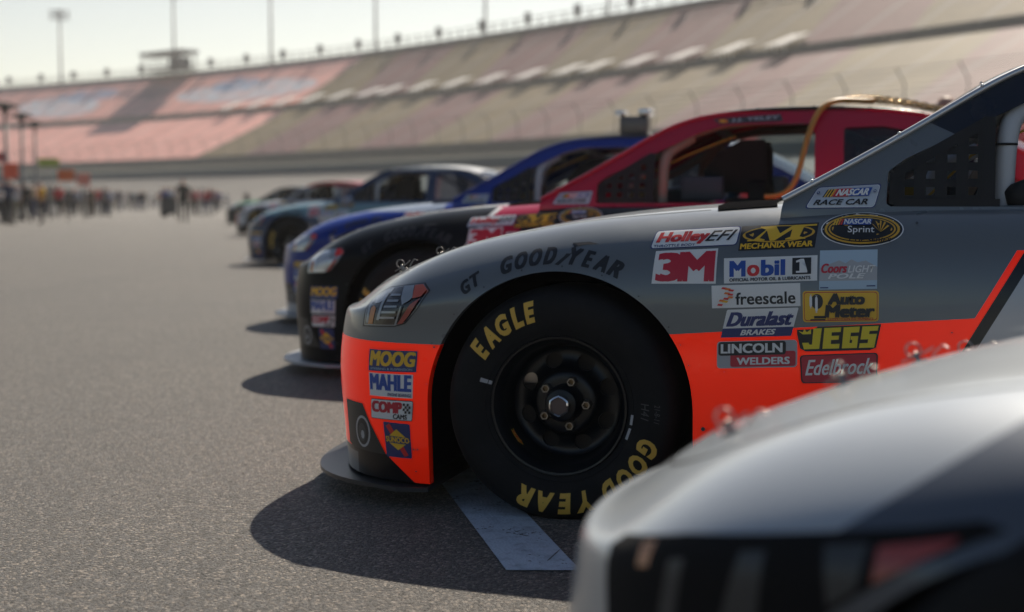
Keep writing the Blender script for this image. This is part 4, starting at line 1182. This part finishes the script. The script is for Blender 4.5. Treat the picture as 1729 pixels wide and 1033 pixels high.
def seat_mat(name, upper):
    m = mat(name, (.3, .2, .16), .7); t = NT(m)
    uvn = t.new("ShaderNodeUVMap"); uvn.uv_map = "along"
    sp = t.new("ShaderNodeSeparateXYZ"); t.link(uvn.outputs[0], sp.inputs[0])
    u = t.math('MULTIPLY', sp.outputs[0], 100.0); v = sp.outputs[1]
    u0 = float(np.interp(-26.5, _tp[:, 0], _tt))            # aisle where the painted pink sections end
    ph = t.math('SUBTRACT', u, u0)
    lean = t.math('MULTIPLY_ADD', v, 6.0 if upper else 5.0, ph)
    saw = t.math('FRACT', t.math('DIVIDE', lean, 34.0))
    band = t.math('GREATER_THAN', saw, .52)
    tc = t.new("ShaderNodeTexCoord")
    nz = t.noise(tc.outputs["Object"], .22, 4, .6)
    beige = t.ramp(nz, [(.3, (.090, .058, .010)), (.7, (.145, .098, .022))])
    mauve = t.ramp(nz, [(.3, (.090, .018, .024)), (.7, (.135, .032, .038))])
    right = t.mix(band, beige, mauve)
    pink = t.ramp(nz, [(.3, (.70, .30, .25)), (.7, (.84, .42, .36))])
    if upper:                                               # pale blue sweeps in the seat pattern, last a painted shadow band
        for (cu, cv, ru, rv, sl, c) in ((u0 - 27, .45, 24, .24, 14, (.52, .62, .70, 1)), (u0 - 34, .62, 8, .16, 10, (.18, .33, .52, 1)), (u0 - 92, .40, 15, .28, 22, (.52, .62, .70, 1)), (u0 - 86, .66, 11, .15, 10, (.16, .32, .52, 1)), (u0 - 66, .62, 9, .20, 16, (.30, .17, .19, 1))):
            du = t.math('DIVIDE', t.math('SUBTRACT', t.math('MULTIPLY_ADD', t.math('SUBTRACT', v, cv), float(sl), u), float(cu)), float(ru))
            dv = t.math('DIVIDE', t.math('SUBTRACT', v, cv), rv)
            e = t.math('ADD', t.math('MULTIPLY', du, du), t.math('MULTIPLY', dv, dv))
            pink = t.mix(t.math('MULTIPLY', t.math('LESS_THAN', e, 1.0), t.ramp(t.noise(tc.outputs["Object"], .5, 3), [(.35, (.35, .35, .35)), (.65, (1, 1, 1))])), pink, c)
    colr = t.mix(t.math('LESS_THAN', ph, 0.0), right, pink)
    ais = t.math('LESS_THAN', t.math('FRACT', t.math('DIVIDE', ph, 8.5)), .12)
    colr = t.mix(t.math('MULTIPLY', ais, .45), colr, (.20, .19, .18, 1))
    rows = t.math('FRACT', t.math('MULTIPLY', v, 24.0 if upper else 22.0))
    colr = t.mix(t.math('MULTIPLY', t.math('LESS_THAN', rows, .28), .35), colr, (.11, .09, .08, 1))
    t.link(colr, t.b.inputs["Base Color"])
    return m

CONC = mat("stand_concrete", (.22, .215, .195), .9, 0, .2)
DARKC = mat("stand_dark", (.07, .075, .075), .7)
PALEC = mat("canopy_white", (.80, .76, .68), .4)
STEELG = mat("pole_steel", (.16, .16, .16), .5, .5)
stand = empty("grandstand", stand_pt(NS // 2, 20, 0)[:3])
tag(stand, "huge curved grandstand of pink, beige and mauve seats behind the track", "grandstand")
def into(o, parent):
    o.parent = parent; o.matrix_parent_inverse = parent.matrix_world.inverted(); return o
bpy.context.view_layer.update()
def steps(o0, z0, o1, z1, n):
    pr = []
    for k in range(n):
        a = o0 + (o1 - o0) * k / n; b = o0 + (o1 - o0) * (k + 1) / n; c = z0 + (z1 - z0) * k / n; d = z0 + (z1 - z0) * (k + 1) / n
        pr += [(a, c), (b, c)] if k == 0 else [(b, c)]
        pr.append((b, d))
    return pr
def spart(name, prof, m): return into(sweep(name, prof, m), stand)
spart("lower_tier", [(36, 7.4), (26.5, 11.7), (16.4, 16.6)], seat_mat("seats_lower", False))
spart("upper_tier", [(15.2, 17.5), (7.6, 22.2), (0, 27.0)], seat_mat("seats_upper", True))
spart("front_wall", [(36.01, 4.0), (36.01, 7.9), (36.25, 7.9), (36.25, 4.0)], mat("front_wall_grey", (.12, .125, .11), .8))
spart("concourse", [(16.4, 16.4), (15.3, 16.4), (15.3, 17.5)], DARKC)
spart("concourse_parapet", [(16.41, 16.4), (16.41, 16.9), (16.6, 16.9), (16.6, 16.4)], CONC)
spart("tier_fascia", [(15.21, 17.2), (15.21, 17.6), (15.5, 17.6), (15.5, 17.2)], CONC)
spart("back_wall", [(-.02, 27.0), (-.02, 27.7), (-.4, 27.7), (-.4, 4)], CONC)
bm = bmesh.new()
for i in range(2, NS, 1):
    p = stand_pt(i, -.25, 27.7)
    add_tube(bm, [p, (p[0], p[1], 29.2)], .10, 5)
    if i % 4 == 0: add_box(bm, p[0] - .5, p[1] - .5, 28.3, p[0] + .5, p[1] + .5, 30.0)
for z in (28.4, 29.2): add_tube(bm, [(stand_pt(i, -.25, z)) for i in range(0, NS, 2)], .07, 4)
into(bm_obj("rim_railing", bm, STEELG, smooth=False), stand)
# concourse columns, and pale canopies over the walkways that catch the sun
for i in range(3, NS - 2, 2):
    bm = bmesh.new(); p = stand_pt(i, 15.8, 16.4); add_box(bm, p[0] - .2, p[1] - .2, 16.42, p[0] + .2, p[1] + .2, 17.4)
    into(bm_obj("concourse_column", bm, CONC, smooth=False), stand)
_u0 = float(np.interp(-26.5, _tp[:, 0], _tt))
PALEM = mat("canopy_metal", (.92, .88, .80), .4)
for k in range(-3, 14):
    i = int(np.argmin(np.abs(_su - (_u0 + 6 + 8.6 * k))))
    bm = bmesh.new(); A = Vector((*_tan[i], 0)); Nn = Vector((*_nrm[i], 0)); p = Vector(stand_pt(i, 15.5, 18.35))
    for q in (-.8, .8):
        c = p + A * q
        vs = []
        for dz in (0, -.09):
            for (sa, sn, zz) in ((-.62, -2.1, .78), (.62, -2.1, .78), (.62, 2.1, -.74), (-.62, 2.1, -.74)): vs.append(bm.verts.new(c + A * sa + Nn * sn + Vector((0, 0, zz + dz))))
        for f in ((0, 1, 2, 3), (7, 6, 5, 4), (0, 4, 5, 1), (1, 5, 6, 2), (2, 6, 7, 3), (3, 7, 4, 0)): bm.faces.new([vs[j] for j in f])
        add_tube(bm, [c - Nn * 1.2 + Vector((0, 0, .3)), c - Nn * 1.2 + Vector((0, 0, -.6))], .08, 5); add_tube(bm, [c + Nn * 1.0 + Vector((0, 0, -.45)), c + Nn * 1.0 + Vector((0, 0, -1.9))], .08, 5)
    bmesh.ops.recalc_face_normals(bm, faces=bm.faces)
    into(bm_obj("stair_canopy", bm, PALEM, smooth=False), stand)

TRACKM = mat("track_asphalt", (.085, .08, .075), .75)
_t = NT(TRACKM); _tc = _t.new("ShaderNodeTexCoord")
_t.link(_t.ramp(_t.noise(_tc.outputs["Object"], .12, 5, .6), [(.3, (.075, .07, .066)), (.7, (.12, .112, .10))]), _t.b.inputs["Base Color"])
tag(sweep("track", [(46.6, 4.30), (68, .03), (80, .02)], TRACKM), kind="structure")
wallm = mat("wall_blue_grey", (.025, .085, .12), .9, 0, .1)
w = sweep("barrier_wall", [(46.6, 3.2), (46.6, 5.45), (46.0, 5.45), (46.0, 3.2)], wallm); tag(w, "long blue grey barrier wall at the outside of the banked track", "wall")
w = sweep("bank_earth", [(46, 5.2), (36.3, 6.5), (36.3, 3)], CONC); tag(w, kind="structure"); w.name = "terrain"; w.data.materials[0] = mat("bank_earth", (.045, .05, .042), .95, 0, .1)
FENCEM = mat("fence_grey", (.17, .165, .15), .7)
fence = empty("catch_fence", stand_pt(NS // 2, 46.3, 5.4)); tag(fence, "tall catch fence of posts and cables on top of the barrier wall", "fence")
bpy.context.view_layer.update()
bm = bmesh.new()
for z in np.linspace(5.7, 10.0, 12): add_tube(bm, [stand_pt(i, 46.2 + max(0, z - 9) * .8, z) for i in range(0, NS, 2)], .022, 4)
into(bm_obj("cable_mesh", bm, FENCEM, smooth=False), fence)
for i in range(60, NS, 2):
    bm = bmesh.new(); add_tube(bm, [stand_pt(i, 46.25, 5.4), stand_pt(i, 46.25, 9.0), stand_pt(i, 47.1, 10.1)], .05, 5)
    into(bm_obj("post", bm, FENCEM, smooth=False), fence)

# spotters' stand on the rim
i = int(np.argmin(np.abs(_cp[:, 0] / _cp[:, 1] - (299 - 864.5) / 2401)))
sp_ = empty("spotter_stand", stand_pt(i, 1.5, 27.0), math.atan2(_tan[i, 1], _tan[i, 0])); tag(sp_, "flat roofed open lookout stand on the rim of the pink seating", "stand")
bm = bmesh.new(); add_box(bm, -7.2, -2.2, 4.3, 7.2, 2.2, 4.8); add_box(bm, -7.3, -2.3, 4.81, 7.3, 2.3, 5.0); bm_obj("roof", bm, STEELG, sp_, False)
bm = bmesh.new(); add_box(bm, -6.8, -2, 1.0, 6.8, 2, 1.25); bm_obj("deck", bm, CONC, sp_, False)
for x in np.linspace(-6.5, 6.5, 6):
    for y in (-1.9, 1.9): bm = bmesh.new(); add_box(bm, x - .13, y - .13, -1.0, x + .13, y + .13, 4.3); bm_obj("post", bm, STEELG, sp_, False)
bm = bmesh.new(); add_box(bm, 2.2, -1.6, 1.26, 5.4, 1.6, 3.6); bm_obj("cabin", bm, STEELG, sp_, False)
bm = bmesh.new()
for z in (1.8, 2.3): add_tube(bm, [(-6.8, -2, z), (6.8, -2, z)], .05, 4)
bm_obj("railing", bm, STEELG, sp_, False)

# tall light towers behind the rim
def light_tower(px, d, top, label):
    x = (px - 864.5) / 2401 * d
    t = empty("light_tower", (x, d, 0), math.atan2(-x, d)); tag(t, label, "light tower", "light towers behind the grandstand")
    bm = bmesh.new(); add_tube(bm, [(0, 0, 0), (0, 0, top)], [.5, .26], 10); bm_obj("mast", bm, STEELG, t)
    bm = bmesh.new()
    for k in range(3): add_box(bm, -2.6, -.12, top - 2.2 + k * 1.0, 2.6, .12, top - 2.0 + k * 1.0)
    add_box(bm, -.3, -.5, top - 3.0, .3, .5, top + .5); bm_obj("lamp_frame", bm, STEELG, t, False)
    for k in range(3):
        for j in range(4):
            b = bmesh.new(); x0 = -2.2 + j * 1.4; add_box(b, x0 - .45, -.75, top - 2.35 + k, x0 + .45, -.15, top - 1.75 + k, 0, .06); bm_obj("lamp", b, GREYV, t, False)
for (px, d, topy, lb) in ((110, 395, 24, "light tower whose lamp head shows, alone at the far left of the sky"), (300, 370, -14, "light tower rising right behind the lookout stand"), (462, 345, -20, "light tower in the sky just right of the lookout stand"),
                          (637, 320, -30, "light tower above the aisle where the pink seats end"), (820, 300, -40, "light tower in the sky over the beige and mauve seats"), (1025, 280, -50, "light tower nearest the upper right edge of the seating")):
    light_tower(px, d, CAM_H + (337 - topy) / 2401 * d, lb)

# ------------------------------------------------------------------ people
SKIN = mat("skin", (.42, .24, .17), .6); SKIN2 = mat("skin_dark", (.16, .085, .055), .6); SHOE = mat("shoe", (.02, .02, .022), .6)
def person_mesh(pose):
    """one skinned figure, 1.76 m tall, facing -y; slots: skin, hair, shirt, trousers, shoes"""
    V = []; E = []; RAD = []
    def v(p, r, par=None):
        V.append(p); RAD.append(r); i = len(V) - 1
        if par is not None: E.append((par, i))
        return i
    hip = v((0, 0, .96), (.155, .115)); waist = v((0, 0, 1.10), (.145, .105), hip); chest = v((0, .0, 1.30), (.175, .12), waist)
    sh = v((0, .01, 1.43), (.12, .085), chest); neck = v((0, .0, 1.50), (.055, .055), sh); jaw = v((0, -.015, 1.575), (.068, .075), neck); head = v((0, 0, 1.655), (.080, .098), jaw); crown = v((0, .01, 1.725), (.062, .075), head)
    v((0, -.085, 1.62), (.022, .03), head)
    for s in (-1, 1):
        lg = pose["leg"][0 if s < 0 else 1]; ar = pose["arm"][0 if s < 0 else 1]
        th = v((s * .10, 0, .88), (.092, .095), hip); kn = v((s * .11, lg[0], .50), (.062, .065), th); an = v((s * .115, lg[1], .10), (.042, .045), kn); v((s * .12, lg[1] - .06, .04), (.045, .035), an); v((s * .125, lg[1] - .16, .03), (.042, .028), an + 1)
        so = v((s * .19, .01, 1.405), (.068, .068), sh); el = v((s * ar[0][0], ar[0][1], ar[0][2]), (.048, .048), so); wr = v((s * ar[1][0], ar[1][1], ar[1][2]), (.034, .034), el); v((s * ar[2][0], ar[2][1], ar[2][2]), (.040, .026), wr)
    me = bpy.data.meshes.new("person"); me.from_pydata(V, E, [])
    o = link(bpy.data.objects.new("person", me)); sk = o.modifiers.new("s", 'SKIN'); sk.use_smooth_shade = True
    for i, d in enumerate(me.skin_vertices[0].data): d.radius = RAD[i]; d.use_root = (i == 0)
    ss = o.modifiers.new("u", 'SUBSURF'); ss.levels = 1; ss.render_levels = 1
    dg = bpy.context.evaluated_depsgraph_get(); m2 = bpy.data.meshes.new_from_object(o.evaluated_get(dg))
    bpy.data.objects.remove(o); bpy.data.meshes.remove(me)
    m2.materials.clear()
    for m in (SKIN, SHOE, SHOE, SHOE, SHOE): m2.materials.append(m)
    for p in m2.polygons:
        c = p.center; mi = 0
        if c.z < .085: mi = 4
        elif c.z < .93 and abs(c.x) < .205: mi = 3
        elif c.z < 1.47:
            mi = 2
            if abs(c.x) > .21 and c.z < 1.18: mi = 0
            if c.z < .96 and abs(c.x) < .19: mi = 3
        elif c.z > 1.70 or (c.z > 1.60 and c.y > .02): mi = 1
        p.material_index = mi
    m2.polygons.foreach_set("use_smooth", [True] * len(m2.polygons))
    return m2
DOWN = ((.25, .02, 1.15), (.26, -.04, .92), (.26, -.07, .82)); BENT = ((.26, .03, 1.15), (.20, -.20, 1.12), (.14, -.27, 1.14)); HIPS = ((.36, .06, 1.18), (.22, -.03, 1.03), (.17, -.08, 1.02))
UP = ((.27, -.10, 1.20), (.16, -.22, 1.42), (.10, -.20, 1.50))
POSES = [person_mesh(p) for p in (dict(leg=((.0, .02), (-.01, .0)), arm=(DOWN, DOWN)), dict(leg=((-.13, -.16), (.02, .24)), arm=(DOWN, BENT)), dict(leg=((-.02, .0), (.0, .03)), arm=(BENT, HIPS)), dict(leg=((.02, .2), (-.14, -.18)), arm=(BENT, DOWN)), dict(leg=((0, .02), (0, 0)), arm=(UP, DOWN)))]
CLOTH = dict(white=(.62, .62, .62), grey=(.22, .22, .23), black=(.012, .012, .014), navy=(.02, .03, .08), blue=(.04, .10, .32), red=(.55, .02, .03), maroon=(.22, .03, .06), yellow=(.70, .40, .02), orange=(.80, .16, .01), green=(.08, .18, .07), tan=(.40, .30, .20), pink=(.52, .26, .28), purple=(.16, .09, .22), teal=(.05, .20, .24), khaki=(.26, .22, .14), denim=(.07, .10, .17), brown=(.11, .07, .045))
CM = {k: mat("cloth_" + k, c, .85, 0, .2) for k, c in CLOTH.items()}
HAIRC = dict(black=(.015, .012, .01), brown=(.07, .04, .025), fair=(.35, .25, .13))
HM = {k: mat("hair_" + k, c, .7) for k, c in HAIRC.items()}
ALL_COMBOS = [(a, b, c) for a in CLOTH for b in ("black", "navy", "khaki", "denim", "grey", "brown", "white") for c in ("black cap", "red cap", "white cap", "brown hair", "dark hair", "fair hair")]
rnd.shuffle(ALL_COMBOS); USED = set()
def add_person(px, feet, shirt, trou, where, group, pose=None, face=None, headw=None, d=None, scale=None):
    d = d or CAM_H * 2401 / (feet - 337.0)
    opts = [q for q in ALL_COMBOS if q not in USED and (shirt is None or q[0] == shirt) and (trou is None or q[1] == trou) and (headw is None or q[2] == headw)] or [q for q in ALL_COMBOS if q not in USED and q[0] == shirt]
    sh, tr, hd = opts[0]; USED.add(opts[0])
    p = rnd.randrange(5) if pose is None else pose
    o = link(bpy.data.objects.new("person", POSES[p])); o.location = ((px - 864.5) / 2401 * d, d, 0); o.rotation_euler = (0, 0, rnd.uniform(0, 6.28) if face is None else face)
    k = scale or rnd.uniform(.94, 1.06); o.scale = (k * rnd.uniform(.95, 1.15), k * rnd.uniform(.95, 1.15), k)
    hm = HM["brown"] if hd == "brown hair" else HM["black"] if hd == "dark hair" else HM["fair"] if hd == "fair hair" else CM[hd.split()[0]]
    for i, m in enumerate((SKIN2 if rnd.random() < .2 else SKIN, hm, CM[sh], CM[tr], SHOE)): o.material_slots[i].link = 'OBJECT'; o.material_slots[i].material = m
    verb = ("standing", "walking", "standing with a hand on the hip", "walking", "raising one hand")[p]
    tag(o, "person in %s top, %s trousers, %s, %s" % (sh, tr, hd, where), "person", group)
    return o
GL = "people crowded at the far left"; GM = "people gathered on the tarmac beyond the cars"
LEFT = [(4, 377, 'white', 'black'), (11, 372, 'purple', None), (17, 379, 'navy', 'black'), (25, 372, 'grey', None), (32, 374, 'white', 'khaki'), (39, 371, 'maroon', None), (46, 374, 'black', 'black'), (53, 368, 'grey', 'navy'), (59, 370, 'tan', None), (66, 368, 'red', None), (73, 378.5, 'yellow', 'black'), (84, 366, 'grey', None), (93, 366, 'tan', None), (101, 368, 'red', 'black'), (110, 363, 'navy', None), (118, 366, 'black', 'black'), (126, 362, 'grey', 'grey'), (135, 361, 'white', None), (143, 360, 'grey', None), (152, 366, 'black', 'black'), (161, 362, 'red', 'black'), (169, 363, 'red', 'navy'), (180, 365.5, 'grey', 'black'), (193, 357, 'white', 'khaki'), (203, 358, 'navy', 'navy'), (212, 355, 'white', None), (221, 356, 'navy', 'black'), (230, 356, 'denim' if False else 'teal', 'navy'), (238, 357, 'navy', 'denim'), (244, 357, 'black', 'navy')]
for q in LEFT: add_person(*q, "far left crowd", GL)
for _ in range(26): add_person(rnd.uniform(-10, 190), rnd.uniform(356, 366), None, None, "far left crowd", GL)
MID = [(258, 352, 'white', None), (267, 351, 'tan', None), (276, 364, 'maroon', 'black'), (283, 366, 'blue', 'black'), (291, 365, 'white', 'black'), (297, 360, 'teal', None), (326, 365, 'maroon', 'black'), (333, 364, 'red', 'black'), (342, 363, 'pink', None), (350, 365, 'red', None), (357, 363, 'maroon', 'navy'), (366, 359, 'purple', 'black'), (372, 356, 'blue', None), (384, 352, 'white', None), (395, 350, 'grey', None)]
for q in MID: add_person(*q, "group on open tarmac", GM)
add_person(311, 377, 'black', 'black', "alone before the far group", GM, 0, 0.3, "dark hair", scale=1.06)
add_person(418, 356, 'black', 'navy', "behind the farthest car", GM, 0, 0.2, "dark hair")
for px in (1590,): add_person(px, 0, 'tan', 'khaki', "behind the crimson car roof", "people behind the cars", 0, 0.0, "brown hair", d=10.35, scale=1.0)

tc_ = empty("tool_cart", ((287 - 864.5) / 2401 * 80, 80, 0), .3); tag(tc_, "black tool cart with grey handle beside the group on open tarmac", "cart")
bm = bmesh.new(); add_box(bm, -.42, -.3, .16, .42, .3, 1.05, 0, .02); add_box(bm, -.45, -.33, 1.06, .45, .33, 1.12, 0, .01); bm_obj("cabinet", bm, MATTE, tc_)
for k in range(4): bm = bmesh.new(); add_box(bm, -.38, -.315, .22 + k * .2, .38, -.302, .39 + k * .2, 0, .004); bm_obj("drawer", bm, DGREY, tc_)
bm = bmesh.new(); add_tube(bm, [(.45, -.25, .9), (.58, -.25, 1.0), (.58, .25, 1.0), (.45, .25, .9)], .015, 6); bm_obj("handle", bm, STEEL, tc_)
for x in (-.34, .34):
    for y in (-.24, .24): bm = bmesh.new(); add_tube(bm, [(x, y - .03, .08), (x, y + .03, .08)], .08, 14); bm_obj("castor", bm, SHOE, tc_)
# ------------------------------------------------------------------ lamp posts and raised signs on the left
LAMPH = mat('lamp_head_dark', (.02, .021, .022), .9, 0, .1)
def lamp_post(px, d, topy, label, w=.62):
    x = (px - 864.5) / 2401 * d; h = CAM_H + (337 - topy) / 2401 * d
    t = empty("street_lamp", (x, d, 0), rnd.uniform(-.2, .2)); tag(t, label, "lamp post", "dome headed lamp posts on the left")
    bm = bmesh.new(); add_tube(bm, [(0, 0, 0), (0, 0, .5), (0, 0, h - .1)], [.11, .09, .06], 10); bm_obj("pole", bm, STEELG, t)
    bm = bmesh.new()
    for (r0, r1, z0, z1) in ((.05, w * .55, .06, -.02), (w * .55, w * .95, -.02, -.16)):
        n = 24; a = [bm.verts.new((r0 * math.cos(k * 2 * math.pi / n), r0 * math.sin(k * 2 * math.pi / n), h + .1 + z0)) for k in range(n)]; b = [bm.verts.new((r1 * math.cos(k * 2 * math.pi / n), r1 * math.sin(k * 2 * math.pi / n), h + .1 + z1)) for k in range(n)]
        for k in range(n): bm.faces.new((a[k], a[(k + 1) % n], b[(k + 1) % n], b[k]))
    bmesh.ops.remove_doubles(bm, verts=bm.verts, dist=1e-4)
    bm_obj("lamp_head", bm, LAMPH, t)
    bm = bmesh.new(); add_tube(bm, [(0, 0, h - .25), (0, 0, h)], [.16, .12], 10); bm_obj("lamp", bm, LAMPH, t)
lamp_post(15, 56, 181, "nearest and tallest lamp post, at the left edge above the crowd")
lamp_post(42, 66, 197, "middle lamp post of the three, beside the tallest one")
lamp_post(64, 76, 210, "shortest looking lamp post, the third from the left edge")
lamp_post(-14, 48, 176, "lamp post cut off by the left edge")
def raised_sign(px, d, y0, y1, wpx, m, label, tilt=0):
    x = (px - 864.5) / 2401 * d; zt = CAM_H + (337 - y0) / 2401 * d; zb = CAM_H + (337 - y1) / 2401 * d; w = wpx / 2401 * d / 2
    t = empty("raised_sign", (x, d, 0), tilt); tag(t, label, "sign board", "bright signs held above the crowd")
    bm = bmesh.new(); add_tube(bm, [(0, .03, 0), (0, .03, zb + .1)], .025, 8); bm_obj("pole", bm, STEELG, t)
    bm = bmesh.new(); add_box(bm, -w, -.03, zb, w, .0, zt, 0, .01); bm_obj("board", bm, m, t, False)
SG = lambda n, c: mat(n, c, .5)
raised_sign(22, 54, 276, 302, 26, SG("sign_orange_red", (.85, .10, .03)), "orange red sign board nearest the left edge above the crowd")
raised_sign(6, 57, 258, 274, 22, SG("sign_red", (.50, .05, .05)), "dull red sign board at the left edge, higher than the orange ones")
raised_sign(115, 62, 287, 306, 28, SG("sign_orange", (.72, .14, .02)), "deep orange sign board in the middle, above people in red")
raised_sign(144, 66, 293, 313, 22, SG("sign_salmon", (.70, .22, .17)), "salmon pink sign board right of the deep orange one")
raised_sign(86, 64, 268, 282, 36, SG("sign_lime", (.33, .42, .05)), "long yellow green sign board above the man in yellow")

# ------------------------------------------------------------------ things on the cars
HOSE = mat("hose_amber", (.50, .24, .04), .45)
def on_car(k, dx, x, y, z):
    o = at(k, dx); return Vector((o.x + x * math.cos(CAR_RZ) - y * math.sin(CAR_RZ), o.y + x * math.sin(CAR_RZ) + y * math.cos(CAR_RZ), z))
bm = bmesh.new()
P = [(3.34, -.44, 1.478), (3.28, -.49, 1.476), (3.14, -.585, 1.465), (3.06, -.68, 1.37), (3.02, -.775, 1.22), (2.99, -.845, 1.08), (2.93, -.885, 1.0), (2.84, -.88, .985)]
Q = spline(range(len(P)), P, np.linspace(0, len(P) - 1, 160))
Q = [on_car(1, -.10, *q) for q in Q]
add_tube(bm, Q, [.0125 + .003 * (i % 2) for i in range(160)], 10)
tag(bm_obj("cooling_hose", bm, HOSE), "amber ribbed hose draped over the roof and pillar of the crimson car", "hose")
bm = bmesh.new()
P = [(3.20, -.50, 1.468), (3.4, -.30, 1.476), (3.7, -.20, 1.42), (3.95, -.15, 1.33)]
Q = [on_car(1, -.10, *q) for q in spline(range(4), P, np.linspace(0, 3, 40))]
for i, q in enumerate(Q[:-1]):
    n = (Q[i + 1] - q).normalized(); u, v = frame_of(n)
    if i % 2: u, v = v, u
    c = (q + Q[i + 1]) / 2 + Vector((0, 0, .014)); pts = [c + n * .030 * math.cos(t) + u * .016 * math.sin(t) for t in np.linspace(0, 2 * math.pi, 13)[:-1]]
    add_tube(bm, pts, .0065, 6, closed=True)
tag(bm_obj("chain", bm, mat("chain_gold", (.55, .36, .16), .2, 1.0)), "golden chain lying along the rear roof of the crimson car", "chain")
# roof camera of the blue car, a part of it
bm = bmesh.new(); add_box(bm, 2.75, -.42, 1.452, 2.97, -.25, 1.60, 0, .02); add_box(bm, 2.72, -.44, 1.601, 2.80, -.23, 1.64, 1, .012); add_box(bm, 2.90, -.44, 1.601, 3.0, -.23, 1.65, 1, .012)
bm_obj("roof_camera", bm, [mat("camera_case", (.16, .14, .12), .35, .4), CHROME], blue_car)
# cooler box in the driver's side window of the crimson car
link(bpy.data.objects.new("cooling_box", me_headbox), red_car)

# ------------------------------------------------------------------ haze
bm = bmesh.new(); add_box(bm, -900, -55, -1.0, 700, 1450, 60)
hz = bm_obj("haze", bm, [], smooth=False)
hm = bpy.data.materials.new("haze"); hm.use_nodes = True; hm.node_tree.nodes.clear()
_o = hm.node_tree.nodes.new("ShaderNodeOutputMaterial"); _p = hm.node_tree.nodes.new("ShaderNodeVolumePrincipled")
_p.inputs["Color"].default_value = (.95, .93, .90, 1); _p.inputs["Density"].default_value = .0005; _p.inputs["Anisotropy"].default_value = .35
hm.node_tree.links.new(_p.outputs[0], _o.inputs["Volume"])
hz.data.materials.append(hm); tag(hz, kind="stuff")
print("cars built", len(bpy.data.objects))
